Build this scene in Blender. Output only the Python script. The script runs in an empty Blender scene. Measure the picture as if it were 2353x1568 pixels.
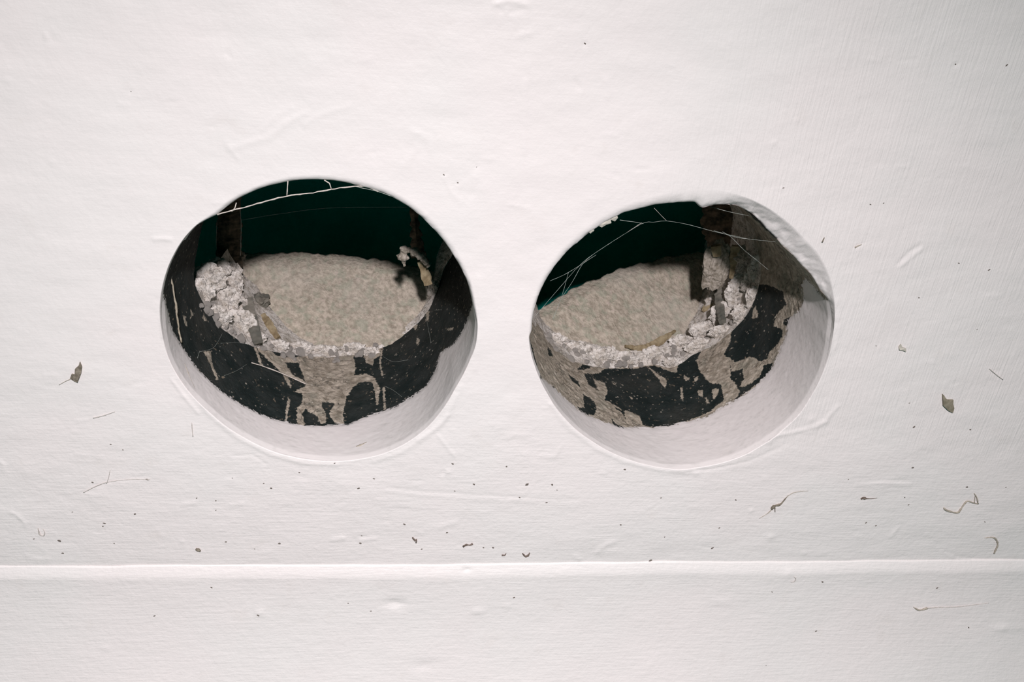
import bpy, math, random
import numpy as np
from mathutils import Matrix, Vector

random.seed(7)
rng = np.random.RandomState(11)

# ------------------------------------------------------------------ camera
W_PX, H_PX, F_PX = 2353.0, 1568.0, 2000.0
D = 0.2475                       # camera distance from the wall face (m)
CAM = np.array([0.0, -D, 0.40])
_n = np.array([-226.0, 1024.0, -2000.0]); _n /= np.linalg.norm(_n)      # into the wall
_e = np.array([1.0, -0.026, -0.1263]); _e -= _n * _e.dot(_n); _e /= np.linalg.norm(_e)
_u = np.cross(_e, _n)
R = np.array([_e, _n, _u])       # world = R @ camera

sc = bpy.context.scene
C = sc.collection
cd = bpy.data.cameras.new('camera')
cd.sensor_width = 36.0
cd.lens = 36.0 * F_PX / W_PX
cd.clip_start = 0.005
cam = bpy.data.objects.new('camera', cd)
C.objects.link(cam)
m4 = Matrix.Identity(4)
for i in range(3):
    for j in range(3):
        m4[i][j] = R[i, j]
    m4[i][3] = CAM[i]
cam.matrix_world = m4
sc.camera = cam

# ------------------------------------------------------------------ light
sc.view_settings.view_transform = 'Standard'
sc.view_settings.look = 'None'
sc.view_settings.gamma = 1.0
sc.view_settings.use_curve_mapping = False
sc.view_settings.exposure = 0.0

wd = bpy.data.worlds.new('world')
sc.world = wd
wd.use_nodes = True
bg = wd.node_tree.nodes['Background']
bg.inputs[0].default_value = (0.22, 1.0, 0.86, 1)
bg.inputs[1].default_value = 0.075

ld = bpy.data.lights.new('flash', 'SPOT')
ld.energy = 15.1
ld.color = (1.0, 0.945, 0.96)
ld.shadow_soft_size = 0.011
ld.spot_size = math.radians(140)
ld.spot_blend = 1.0
flash = bpy.data.objects.new('flash', ld)
C.objects.link(flash)
LPOS = Vector((0.015, -0.385, 0.553))
LTGT = Vector((-0.03, 0.0, -0.60))
flash.location = LPOS
flash.rotation_euler = (LTGT - LPOS).to_track_quat('-Z', 'Y').to_euler()

# ------------------------------------------------------------------ pixel helpers (measuring only)
def ray(px, py):
    v = np.stack([(np.asarray(px, float) - W_PX / 2) / F_PX,
                  (H_PX / 2 - np.asarray(py, float)) / F_PX,
                  -np.ones_like(np.asarray(px, float))], -1)
    return v @ R.T
def at(px, py, y=0.0):
    """point on the plane at depth y behind the wall face"""
    d = ray(px, py)
    t = (y - CAM[1]) / d[..., 1]
    return CAM + d * t[..., None]
def project(P):
    q = (np.asarray(P) - CAM) @ R
    return (W_PX / 2 + F_PX * q[..., 0] / -q[..., 2],
            H_PX / 2 - F_PX * q[..., 1] / -q[..., 2])
def mpp(px, py, y=0.0):
    """metres per pixel there"""
    p = at(np.array(float(px)), np.array(float(py)), y)
    q = (p - CAM) @ R
    return -q[2] / F_PX

# ------------------------------------------------------------------ numpy noise
def _hash(ix, iy, iz, seed):
    h = (ix.astype(np.int64) * 374761393 + iy.astype(np.int64) * 668265263 +
         iz.astype(np.int64) * 2147483647 + seed * 1274126177) & 0x7fffffff
    h = ((h ^ (h >> 13)) * 1274126177) & 0x7fffffff
    h = (h ^ (h >> 16)) & 0xffff
    return h / 32767.5 - 1.0
def vn3(x, y, z, seed=0):
    x, y, z = np.broadcast_arrays(np.asarray(x, float), np.asarray(y, float), np.asarray(z, float))
    ix, iy, iz = np.floor(x), np.floor(y), np.floor(z)
    fx, fy, fz = x - ix, y - iy, z - iz
    fx = fx * fx * (3 - 2 * fx); fy = fy * fy * (3 - 2 * fy); fz = fz * fz * (3 - 2 * fz)
    r = 0
    for a in (0, 1):
        for b in (0, 1):
            for c in (0, 1):
                w = (fx if a else 1 - fx) * (fy if b else 1 - fy) * (fz if c else 1 - fz)
                r = r + w * _hash(ix + a, iy + b, iz + c, seed)
    return r
def fbm(x, y, z, s, octv=4, seed=0, gain=0.5):
    r, a, t = 0, 1.0, 0
    for k in range(octv):
        r = r + a * vn3(np.asarray(x) * s, np.asarray(y) * s, np.asarray(z) * s, seed + 17 * k)
        t += a; a *= gain; s *= 2.03
    return r / t

def sd_poly(px, py, poly):
    """signed distance in pixels, positive inside the polygon"""
    poly = np.asarray(poly, float)
    d2 = np.full(px.shape, 1e12)
    inside = np.zeros(px.shape, bool)
    n = len(poly)
    for i in range(n):
        ax, ay = poly[i]; bx, by = poly[(i + 1) % n]
        ex, ey = bx - ax, by - ay
        L = ex * ex + ey * ey + 1e-9
        t = np.clip(((px - ax) * ex + (py - ay) * ey) / L, 0, 1)
        d2 = np.minimum(d2, (px - ax - t * ex) ** 2 + (py - ay - t * ey) ** 2)
        c = (ay > py) != (by > py)
        with np.errstate(divide='ignore', invalid='ignore'):
            xi = ax + (py - ay) * ex / (ey if ey != 0 else 1e-9)
        inside ^= c & (px < xi)
    d = np.sqrt(d2)
    return np.where(inside, d, -d)
def d_line(px, py, pts):
    d2 = np.full(np.shape(px), 1e12)
    for (ax, ay), (bx, by) in zip(pts[:-1], pts[1:]):
        ex, ey = bx - ax, by - ay
        L = ex * ex + ey * ey + 1e-12
        t = np.clip(((px - ax) * ex + (py - ay) * ey) / L, 0, 1)
        d2 = np.minimum(d2, (px - ax - t * ex) ** 2 + (py - ay - t * ey) ** 2)
    return np.sqrt(d2)

# ------------------------------------------------------------------ mesh helpers
def mesh_np(name, V, F, smooth=True):
    """V (n,3); F a list of (k,4) or (k,3) arrays"""
    me = bpy.data.meshes.new(name)
    V = np.ascontiguousarray(V, np.float32)
    me.vertices.add(len(V))
    me.vertices.foreach_set('co', V.ravel())
    if isinstance(F, np.ndarray):
        F = [F]
    loops = np.concatenate([f.ravel() for f in F]).astype(np.int32)
    tot = np.concatenate([np.full(len(f), f.shape[1]) for f in F]).astype(np.int32)
    start = np.concatenate([[0], np.cumsum(tot)[:-1]]).astype(np.int32)
    me.loops.add(len(loops))
    me.loops.foreach_set('vertex_index', loops)
    me.polygons.add(len(tot))
    me.polygons.foreach_set('loop_start', start)
    me.polygons.foreach_set('loop_total', tot)
    me.polygons.foreach_set('use_smooth', np.full(len(tot), smooth, bool))
    me.update(calc_edges=True)
    me.validate()
    return me
def attr(me, name, val):
    a = me.attributes.new(name, 'FLOAT', 'POINT')
    a.data.foreach_set('value', np.ascontiguousarray(val, np.float32).ravel())
def grid_faces(nu, nv, wrap_u=False):
    """index i*nv + j"""
    I, J = np.meshgrid(np.arange(nu if wrap_u else nu - 1), np.arange(nv - 1), indexing='ij')
    I2 = (I + 1) % nu
    return np.stack([I * nv + J, I2 * nv + J, I2 * nv + J + 1, I * nv + J + 1], -1).reshape(-1, 4)
def obj(name, me, mat, parent=None, label=None, cat=None, group=None, kind=None):
    o = bpy.data.objects.new(name, me)
    C.objects.link(o)
    if me is not None and mat is not None and len(me.materials) == 0:
        me.materials.append(mat)
    if parent is not None:
        o.parent = parent
    if label: o['label'] = label
    if cat: o['category'] = cat
    if group: o['group'] = group
    if kind: o['kind'] = kind
    return o
def centre_mesh(me):
    """move the origin to the mesh centre; returns that centre"""
    n = len(me.vertices)
    co = np.zeros(n * 3, np.float32)
    me.vertices.foreach_get('co', co)
    co = co.reshape(-1, 3)
    c = (co.min(0) + co.max(0)) / 2
    me.vertices.foreach_set('co', (co - c).ravel())
    me.update()
    return Vector(c.tolist())
def tube(pts, rad, sides=6, jitter=0.0, seed=0):
    """closed tube along a polyline (world points), tapered radii allowed"""
    P = np.asarray(pts, float)
    n = len(P)
    rad = np.broadcast_to(np.asarray(rad, float), (n,)).copy()
    if jitter:
        rad *= 1 + jitter * np.random.RandomState(seed).uniform(-1, 1, n)
    T = np.gradient(P, axis=0)
    T /= np.linalg.norm(T, axis=1)[:, None] + 1e-12
    ref = np.array([0.31, 0.77, 0.55])
    U = np.cross(T, ref); U /= np.linalg.norm(U, axis=1)[:, None]
    Wv = np.cross(T, U)
    a = np.arange(sides) * 2 * math.pi / sides
    V = P[:, None, :] + rad[:, None, None] * (np.cos(a)[None, :, None] * U[:, None, :] +
                                              np.sin(a)[None, :, None] * Wv[:, None, :])
    V = V.reshape(-1, 3)
    I, J = np.meshgrid(np.arange(n - 1), np.arange(sides), indexing='ij')
    J2 = (J + 1) % sides
    F = np.stack([I * sides + J, I * sides + J2, (I + 1) * sides + J2, (I + 1) * sides + J], -1).reshape(-1, 4)
    V = np.vstack([V, P[:1], P[-1:]])
    k = np.arange(sides)
    cap = np.concatenate([np.stack([(k + 1) % sides, k, np.full(sides, n * sides)], -1),
                          np.stack([(n - 1) * sides + k, (n - 1) * sides + (k + 1) % sides, np.full(sides, n * sides + 1)], -1)])
    return V, [F, cap]
def dense(pts, step):
    """resample a polyline smoothly (Catmull-Rom)"""
    P = [np.asarray(p, float) for p in pts]
    if len(P) == 2:
        n = max(2, int(np.linalg.norm(P[1] - P[0]) / step) + 1)
        return [P[0] + (P[1] - P[0]) * t for t in np.linspace(0, 1, n)]
    Q = [2 * P[0] - P[1]] + P + [2 * P[-1] - P[-2]]
    out = []
    for i in range(1, len(Q) - 2):
        p0, p1, p2, p3 = Q[i - 1:i + 3]
        n = max(1, int(np.linalg.norm(p2 - p1) / step))
        for t in np.arange(n) / n:
            out.append(0.5 * (2 * p1 + (p2 - p0) * t + (2 * p0 - 5 * p1 + 4 * p2 - p3) * t * t +
                              (3 * p1 - p0 - 3 * p2 + p3) * t ** 3))
    out.append(P[-1])
    return out

# ------------------------------------------------------------------ materials
class NT:
    def __init__(s, name):
        s.m = bpy.data.materials.new(name); s.m.use_nodes = True
        s.t = s.m.node_tree; s.b = s.t.nodes['Principled BSDF']
        s.tc = s.n('ShaderNodeTexCoord')
    def n(s, kind, **kw):
        x = s.t.nodes.new(kind)
        for k, v in kw.items():
            setattr(x, k, v)
        return x
    def l(s, a, b): s.t.links.new(a, b)
    def noise(s, scale, detail=4, rough=0.5, stretch=None, rot=None, dist=0.0):
        x = s.n('ShaderNodeTexNoise')
        x.inputs['Scale'].default_value = scale
        x.inputs['Detail'].default_value = detail
        x.inputs['Roughness'].default_value = rough
        x.inputs['Distortion'].default_value = dist
        src = s.tc.outputs['Object']
        if rot:
            mp0 = s.n('ShaderNodeMapping', vector_type='POINT')
            mp0.inputs['Rotation'].default_value = rot
            s.l(src, mp0.inputs['Vector']); src = mp0.outputs[0]
        if stretch:
            mp = s.n('ShaderNodeMapping', vector_type='POINT')
            mp.inputs['Scale'].default_value = stretch
            s.l(src, mp.inputs['Vector']); src = mp.outputs[0]
        s.l(src, x.inputs['Vector'])
        return x.outputs['Fac']
    def voro(s, scale, feature='F1'):
        x = s.n('ShaderNodeTexVoronoi', feature=feature)
        x.inputs['Scale'].default_value = scale
        s.l(s.tc.outputs['Object'], x.inputs['Vector'])
        return x.outputs['Distance']
    def attr(s, name):
        return s.n('ShaderNodeAttribute', attribute_name=name).outputs['Fac']
    def math(s, op, a, b=None, c=None, clamp=False):
        x = s.n('ShaderNodeMath', operation=op, use_clamp=clamp)
        for i, v in enumerate((a, b, c)):
            if v is None: continue
            if isinstance(v, (int, float)): x.inputs[i].default_value = v
            else: s.l(v, x.inputs[i])
        return x.outputs[0]
    def step(s, v, lo, hi, a=0.0, b=1.0):
        x = s.n('ShaderNodeMapRange', interpolation_type='SMOOTHSTEP')
        s.l(v, x.inputs[0])
        x.inputs[1].default_value = lo; x.inputs[2].default_value = hi
        x.inputs[3].default_value = a; x.inputs[4].default_value = b
        return x.outputs[0]
    def mix(s, f, a, b):
        x = s.n('ShaderNodeMix', data_type='RGBA')
        if isinstance(f, (int, float)): x.inputs[0].default_value = f
        else: s.l(f, x.inputs[0])
        for i, v in ((6, a), (7, b)):
            if isinstance(v, tuple): x.inputs[i].default_value = (*v, 1)
            else: s.l(v, x.inputs[i])
        return x.outputs[2]
    def bump(s, h, dist, strength=1.0, normal=None):
        x = s.n('ShaderNodeBump')
        x.inputs['Strength'].default_value = strength
        x.inputs['Distance'].default_value = dist
        s.l(h, x.inputs['Height'])
        if normal is not None: s.l(normal, x.inputs['Normal'])
        return x.outputs[0]
    def done(s, col, rough=0.6, normal=None, spec=0.3):
        if isinstance(col, tuple): s.b.inputs['Base Color'].default_value = (*col, 1)
        else: s.l(col, s.b.inputs['Base Color'])
        if isinstance(rough, (int, float)): s.b.inputs['Roughness'].default_value = rough
        else: s.l(rough, s.b.inputs['Roughness'])
        s.b.inputs['Specular IOR Level'].default_value = spec
        if normal is not None: s.l(normal, s.b.inputs['Normal'])
        return s.m

PAINT = (0.83, 0.765, 0.757)
PAINT2 = (0.815, 0.765, 0.755)

def paint_nodes(t, k=1.0):
    """white gloss paint with brush marks; returns colour and normal"""
    n1 = t.noise(14, 3)
    col = t.mix(t.step(n1, 0.42, 0.62), PAINT, PAINT2)
    sm = t.noise(90, 4, 0.6)
    col = t.mix(t.math('MULTIPLY', t.step(sm, 0.58, 0.78), 0.25), col, (0.70, 0.63, 0.60))
    # horizontal strokes everywhere, upright ones to the right
    hs = t.noise(1.0, 5, 0.62, stretch=(95, 95, 1050))
    vs = t.noise(1.0, 5, 0.62, stretch=(1250, 45, 55), rot=(0, math.radians(-1), 0))
    vs = t.math('MULTIPLY', vs, 1.5)
    sep = t.n('ShaderNodeSeparateXYZ'); t.l(t.tc.outputs['Object'], sep.inputs[0])
    x, z = sep.outputs[0], sep.outputs[2]
    wob = t.math('MULTIPLY', t.math('SUBTRACT', t.noise(20, 2), 0.5), 0.06)
    right = t.math('MULTIPLY', t.step(t.math('ADD', x, wob), 0.05, 0.13), t.step(t.math('ADD', z, wob), 0.215, 0.245))
    low = t.step(t.math('ADD', z, wob), 0.275, 0.20, 0.22, 0.8)
    h = t.math('MULTIPLY', hs, low)
    mx = t.n('ShaderNodeMix', data_type='FLOAT')
    t.l(right, mx.inputs[0]); t.l(h, mx.inputs[2]); t.l(vs, mx.inputs[3])
    b1 = t.bump(mx.outputs[0], 0.0005, 0.45 * k)
    b2 = t.bump(t.noise(260, 5, 0.6), 0.0005, 0.3 * k, b1)
    b2 = t.bump(t.math('MULTIPLY', t.noise(520, 4, 0.6), low), 0.0004, 0.35 * k, b2)
    b3 = t.bump(t.noise(60, 3, 0.5), 0.0014, 0.22 * k, b2)
    return col, b3

def mat_paint():
    t = NT('white_paint')
    col, nrm = paint_nodes(t)
    return t.done(col, 0.48, nrm, 0.35)

def mat_lining():
    """painted reveal / black coating / bare tan mortar, by measured patch outlines on the surface"""
    t = NT('bore_surface')
    ps, ts = t.attr('paint_edge'), t.attr('bare_edge')
    nz = t.math('SUBTRACT', t.noise(700, 5, 0.65), 0.5)
    brush = t.math('SUBTRACT', t.noise(1.0, 4, 0.6, stretch=(300, 1200, 1200)), 0.5)
    pf = t.step(t.math('ADD', ps, t.math('ADD', t.math('MULTIPLY', nz, 6.0), t.math('MULTIPLY', brush, 26.0))), -0.8, 0.8)
    tf = t.step(t.math('ADD', ts, t.math('MULTIPLY', nz, 13.0)), -1.0, 1.0)
    # black coat: dusty, with pale flecks
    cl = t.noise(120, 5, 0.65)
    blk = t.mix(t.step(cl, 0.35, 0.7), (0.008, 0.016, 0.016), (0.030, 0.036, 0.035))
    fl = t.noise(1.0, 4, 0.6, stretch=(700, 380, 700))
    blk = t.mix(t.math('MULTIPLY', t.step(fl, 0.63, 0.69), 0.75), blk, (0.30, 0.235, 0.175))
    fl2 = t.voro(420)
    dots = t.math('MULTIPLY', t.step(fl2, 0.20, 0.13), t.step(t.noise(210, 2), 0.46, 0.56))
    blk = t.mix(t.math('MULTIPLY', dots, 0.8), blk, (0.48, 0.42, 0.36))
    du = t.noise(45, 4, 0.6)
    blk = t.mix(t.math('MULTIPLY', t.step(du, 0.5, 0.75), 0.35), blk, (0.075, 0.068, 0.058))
    # tan mortar
    tn = t.noise(330, 6, 0.65)
    tan = t.mix(t.step(tn, 0.3, 0.7), (0.27, 0.225, 0.175), (0.60, 0.515, 0.43))
    tan = t.mix(t.math('MULTIPLY', t.step(t.noise(150, 4), 0.5, 0.7), 0.5), tan, (0.24, 0.235, 0.19))
    tan = t.mix(t.math('MULTIPLY', t.step(t.noise(900, 3), 0.64, 0.7), 0.7), tan, (0.66, 0.60, 0.54))
    ck = t.math('ABSOLUTE', t.math('SUBTRACT', t.noise(170, 5, 0.6, dist=0.6), 0.5))
    tan = t.mix(t.math('MULTIPLY', t.step(ck, 0.016, 0.006), t.math('MULTIPLY', t.step(t.noise(60, 2), 0.42, 0.55), 0.8)), tan, (0.07, 0.065, 0.055))
    # bright fractured rim of the bare patches
    edge = t.math('MULTIPLY', tf, t.step(t.math('ADD', ts, t.math('MULTIPLY', nz, 13.0)), 5.0, 1.0))
    tan = t.mix(t.math('MULTIPLY', edge, 0.5), tan, (0.56, 0.48, 0.39))
    pc, pn = paint_nodes(t)
    pc = t.mix(t.math('MULTIPLY', t.step(t.noise(1.0, 5, 0.6, stretch=(120, 700, 700)), 0.5, 0.75), 0.5), pc, (0.60, 0.57, 0.55))
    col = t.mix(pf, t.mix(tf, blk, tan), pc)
    hh = t.math('ADD', t.math('MULTIPLY', pf, 1.0), t.math('MULTIPLY', t.noise(520, 6, 0.7), 0.9))
    hb = t.math('MULTIPLY', t.math('SUBTRACT', 1.0, pf), t.noise(520, 6, 0.7))
    hp = t.math('MULTIPLY', pf, t.noise(1.0, 5, 0.6, stretch=(120, 900, 900)))
    hh = t.math('ADD', t.math('MULTIPLY', pf, 0.8), t.math('ADD', t.math('MULTIPLY', hb, 1.3), t.math('MULTIPLY', hp, 0.10)))
    nrm = t.bump(hh, 0.0007, 0.8)
    r = t.step(pf, 0, 1, 0.75, 0.5)
    return t.done(col, r, nrm, 0.25)

def mat_plaster():
    t = NT('crumbly_plaster')
    n1, n2 = t.noise(420, 6, 0.7), t.noise(140, 4)
    c = t.mix(t.step(n1, 0.3, 0.62), (0.48, 0.42, 0.36), (0.90, 0.84, 0.795))
    c = t.mix(t.math('MULTIPLY', t.step(n2, 0.5, 0.68), 0.6), c, (0.42, 0.37, 0.31))
    c = t.mix(t.step(t.noise(650, 4, 0.6), 0.66, 0.71), c, (0.05, 0.055, 0.05))
    ck = t.math('ABSOLUTE', t.math('SUBTRACT', t.noise(230, 5, 0.6, dist=0.5), 0.5))
    c = t.mix(t.math('MULTIPLY', t.step(ck, 0.014, 0.005), 0.75), c, (0.10, 0.09, 0.08))
    return t.done(c, 0.9, t.bump(t.noise(800, 6, 0.7), 0.0009, 0.9), 0.1)

def mat_fibre_board():
    t = NT('grey_fibre_board')
    n1 = t.noise(1.0, 5, 0.65, stretch=(620, 620, 300), rot=(0, math.radians(28), 0))
    c = t.mix(t.step(n1, 0.3, 0.7), (0.32, 0.275, 0.22), (0.60, 0.52, 0.435))
    c = t.mix(t.math('MULTIPLY', t.step(t.noise(260, 4), 0.46, 0.66), 0.5), c, (0.34, 0.36, 0.28))
    c = t.mix(t.math('MULTIPLY', t.step(t.noise(500, 4), 0.6, 0.7), 0.5), c, (0.58, 0.47, 0.42))
    c = t.mix(t.math('MULTIPLY', t.step(t.noise(24, 3), 0.45, 0.7), 0.35), c, (0.58, 0.53, 0.47))
    return t.done(c, 0.95, t.bump(n1, 0.0011, 0.9), 0.05)

def mat_simple(name, a, b, scale=300, rough=0.8, bump=0.0004):
    t = NT(name)
    n = t.noise(scale, 5, 0.6)
    return t.done(t.mix(t.step(n, 0.3, 0.7), a, b), rough, t.bump(n, bump, 0.8), 0.15)

M = dict(
    paint=mat_paint(), lining=mat_lining(), plaster=mat_plaster(), board=mat_fibre_board(),
    void=mat_simple('cavity_shade_teal', (0.004, 0.42, 0.35), (0.006, 0.52, 0.43), 60, 0.95),  # green-black tint of deep shade put into the cavity walls' colour
    lath_brown=mat_simple('mottled_brown', (0.03, 0.035, 0.028), (0.22, 0.16, 0.115), 260, 0.95, 0.001),  # mottled dark brown for the upright laths
    strip=mat_simple('grey_strip', (0.11, 0.11, 0.095), (0.22, 0.20, 0.17), 200, 0.8),
    wood=mat_simple('yellow_wood', (0.19, 0.14, 0.08), (0.37, 0.30, 0.195), 350, 0.85),
    fluff=mat_simple('dusty_fluff', (0.22, 0.19, 0.15), (0.50, 0.44, 0.385), 600, 1.0, 0.001),
    silk=mat_simple('dusty_silk', (0.52, 0.46, 0.42), (0.74, 0.66, 0.60), 900, 0.9),
    silkdim=mat_simple('thin_silk', (0.26, 0.30, 0.28), (0.50, 0.50, 0.46), 900, 0.9),
    thread=mat_simple('tan_thread', (0.28, 0.24, 0.18), (0.48, 0.42, 0.34), 700, 0.9),
    dirt=mat_simple('grey_brown_dirt', (0.13, 0.11, 0.085), (0.30, 0.26, 0.21), 900, 0.9),
    dark=mat_simple('dark_speck', (0.10, 0.075, 0.06), (0.23, 0.18, 0.155), 900, 0.9),
    hair=mat_simple('brown_hair', (0.34, 0.295, 0.24), (0.49, 0.435, 0.375), 900, 0.8),
    faint=mat_simple('faint_hair', (0.46, 0.42, 0.39), (0.60, 0.55, 0.52), 900, 0.8),
    chip=mat_simple('olive_chip', (0.19, 0.165, 0.12), (0.30, 0.265, 0.205), 500, 0.9),
    pale=mat_simple('pale_chip', (0.42, 0.39, 0.34), (0.56, 0.52, 0.46), 500, 0.9),
)

# ------------------------------------------------------------------ measured outlines
def zoom(x0, y0, s):
    return lambda pts: [(x0 + x / s, y0 + y / s) for x, y in pts]
z3 = zoom(340, 640, 3.5625); z4 = zoom(720, 640, 3.5625)
z6 = zoom(1550, 420, 4.613); z7 = zoom(1190, 700, 4.02); z8 = zoom(1550, 700, 4.02)

HOLES = []
HOLES.append(dict(
    name='left',
    outer=[(492, 487), (540, 450), (597, 424), (660, 407), (740, 402), (803, 410), (875, 428), (947, 465), (1008, 520),
           (1054, 582), (1083, 645), (1094, 700), (1098, 740), (1095, 790), (1076, 842), (1048, 893), (1020, 940),
           (985, 982), (930, 1022), (870, 1048), (790, 1061), (700, 1056), (620, 1036), (550, 1001), (480, 948),
           (425, 893), (388, 832), (372, 770), (366, 720), (371, 665), (386, 612), (420, 550), (456, 512)],
    throat=[(500, 492), (545, 457), (600, 432), (660, 417), (740, 412), (800, 420), (870, 438), (940, 475), (1000, 530),
            (1045, 590), (1075, 650), (1087, 700)],
    ythroat=lambda th: 0.0005 + 0.0017 * np.clip(np.sin(th) * 3 + 0.6, 0, 1),
    paint_in=[(1110, 300), (340, 300), (340, 560), (378, 690), (395, 760), (412, 790), (450, 845), (500, 895), (560, 935), (620, 962), (690, 978), (740, 980),
              (800, 976), (850, 955), (910, 937), (950, 910), (980, 888), (1003, 850), (1013, 812), (1040, 795),
              (1058, 772), (1075, 735), (1090, 690), (1110, 560)],
    A=[(445, 645), (470, 700), (505, 752), (548, 782), (590, 800), (650, 812), (700, 818), (750, 822), (820, 815), (880, 802),
       (925, 770), (965, 738), (990, 705), (1010, 655), (1018, 620)],
    B=[(500, 590), (512, 640), (545, 690), (592, 745), (640, 775), (700, 790), (760, 795), (830, 790), (880, 778),
       (930, 748), (962, 722), (982, 690), (995, 650), (1005, 600)],
    bare=[z3([(1240, 650), (1330, 600), (1425, 600), (1425, 1140), (1290, 1075), (1260, 1110), (1290, 1200), (1240, 1240), (1215, 1160),
              (1220, 1060), (1262, 1020), (1265, 940), (1200, 930), (1290, 880), (1280, 820), (1240, 730)]),
          z4([(-30, 560), (120, 560), (300, 590), (420, 560), (330, 650), (350, 740), (330, 800), (430, 780), (500, 815), (545, 900), (530, 1040), (514, 1030),
              (508, 950), (490, 862), (420, 845), (330, 882), (270, 980), (245, 1100), (252, 1195), (190, 1195), (125, 1110), (180, 1020), (60, 1010), (-30, 960)]),
          z4([(-30, 1060), (60, 1040), (100, 1100), (105, 1190), (60, 1190), (20, 1110), (-30, 1100)]),
          z4([(420, 560), (560, 540), (545, 640), (500, 660), (490, 720), (430, 690), (410, 620)]),
          z4([(575, 560), (560, 640), (555, 720), (575, 810), (560, 800), (540, 700), (550, 600)]),
          z4([(568, 890), (582, 890), (596, 1080), (578, 1090)]),
          z3([(860, 550), (880, 545), (945, 720), (925, 715)]),
          z3([(890, 530), (1010, 600), (1060, 680), (1130, 780), (1180, 900), (1165, 905), (1100, 790), (1010, 690), (900, 590)]),
          z3([(1000, 590), (1060, 640), (1180, 650), (1260, 640), (1250, 690), (1150, 690), (1120, 690), (1180, 790), (1290, 850), (1290, 870), (1130, 800), (1060, 690)]),
          z3([(1145, 980), (1165, 1000), (1145, 1100), (1135, 1185), (1120, 1160)]),
          z3([(345, 255), (365, 300), (345, 330)]), z3([(290, 300), (310, 320), (325, 390), (300, 370)]),
          z3([(455, 280), (480, 350), (460, 350), (443, 320)]),
          z3([(455, 600), (520, 590), (520, 660), (545, 740), (580, 830), (560, 830), (510, 700), (480, 640)]),
          z4([(850, 480), (870, 510), (855, 550), (840, 530)]), z4([(1090, 415), (1140, 398), (1145, 412), (1095, 430)]),
          z4([(925, 270), (950, 270), (945, 350), (920, 350)]), z4([(820, 370), (850, 380), (835, 430), (815, 400)])],
    black=None,
    rim_gone=(8, 193), rim_cap=0.042,
    board_shade_cut=[(440, 594), (540, 590), (640, 589), (760, 592), (880, 604), (960, 620), (1060, 650)],  # board cut along the rim's cast shadow edge; void above stands for shade
    back=(0.079, 0.00, 1.15)))
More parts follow.
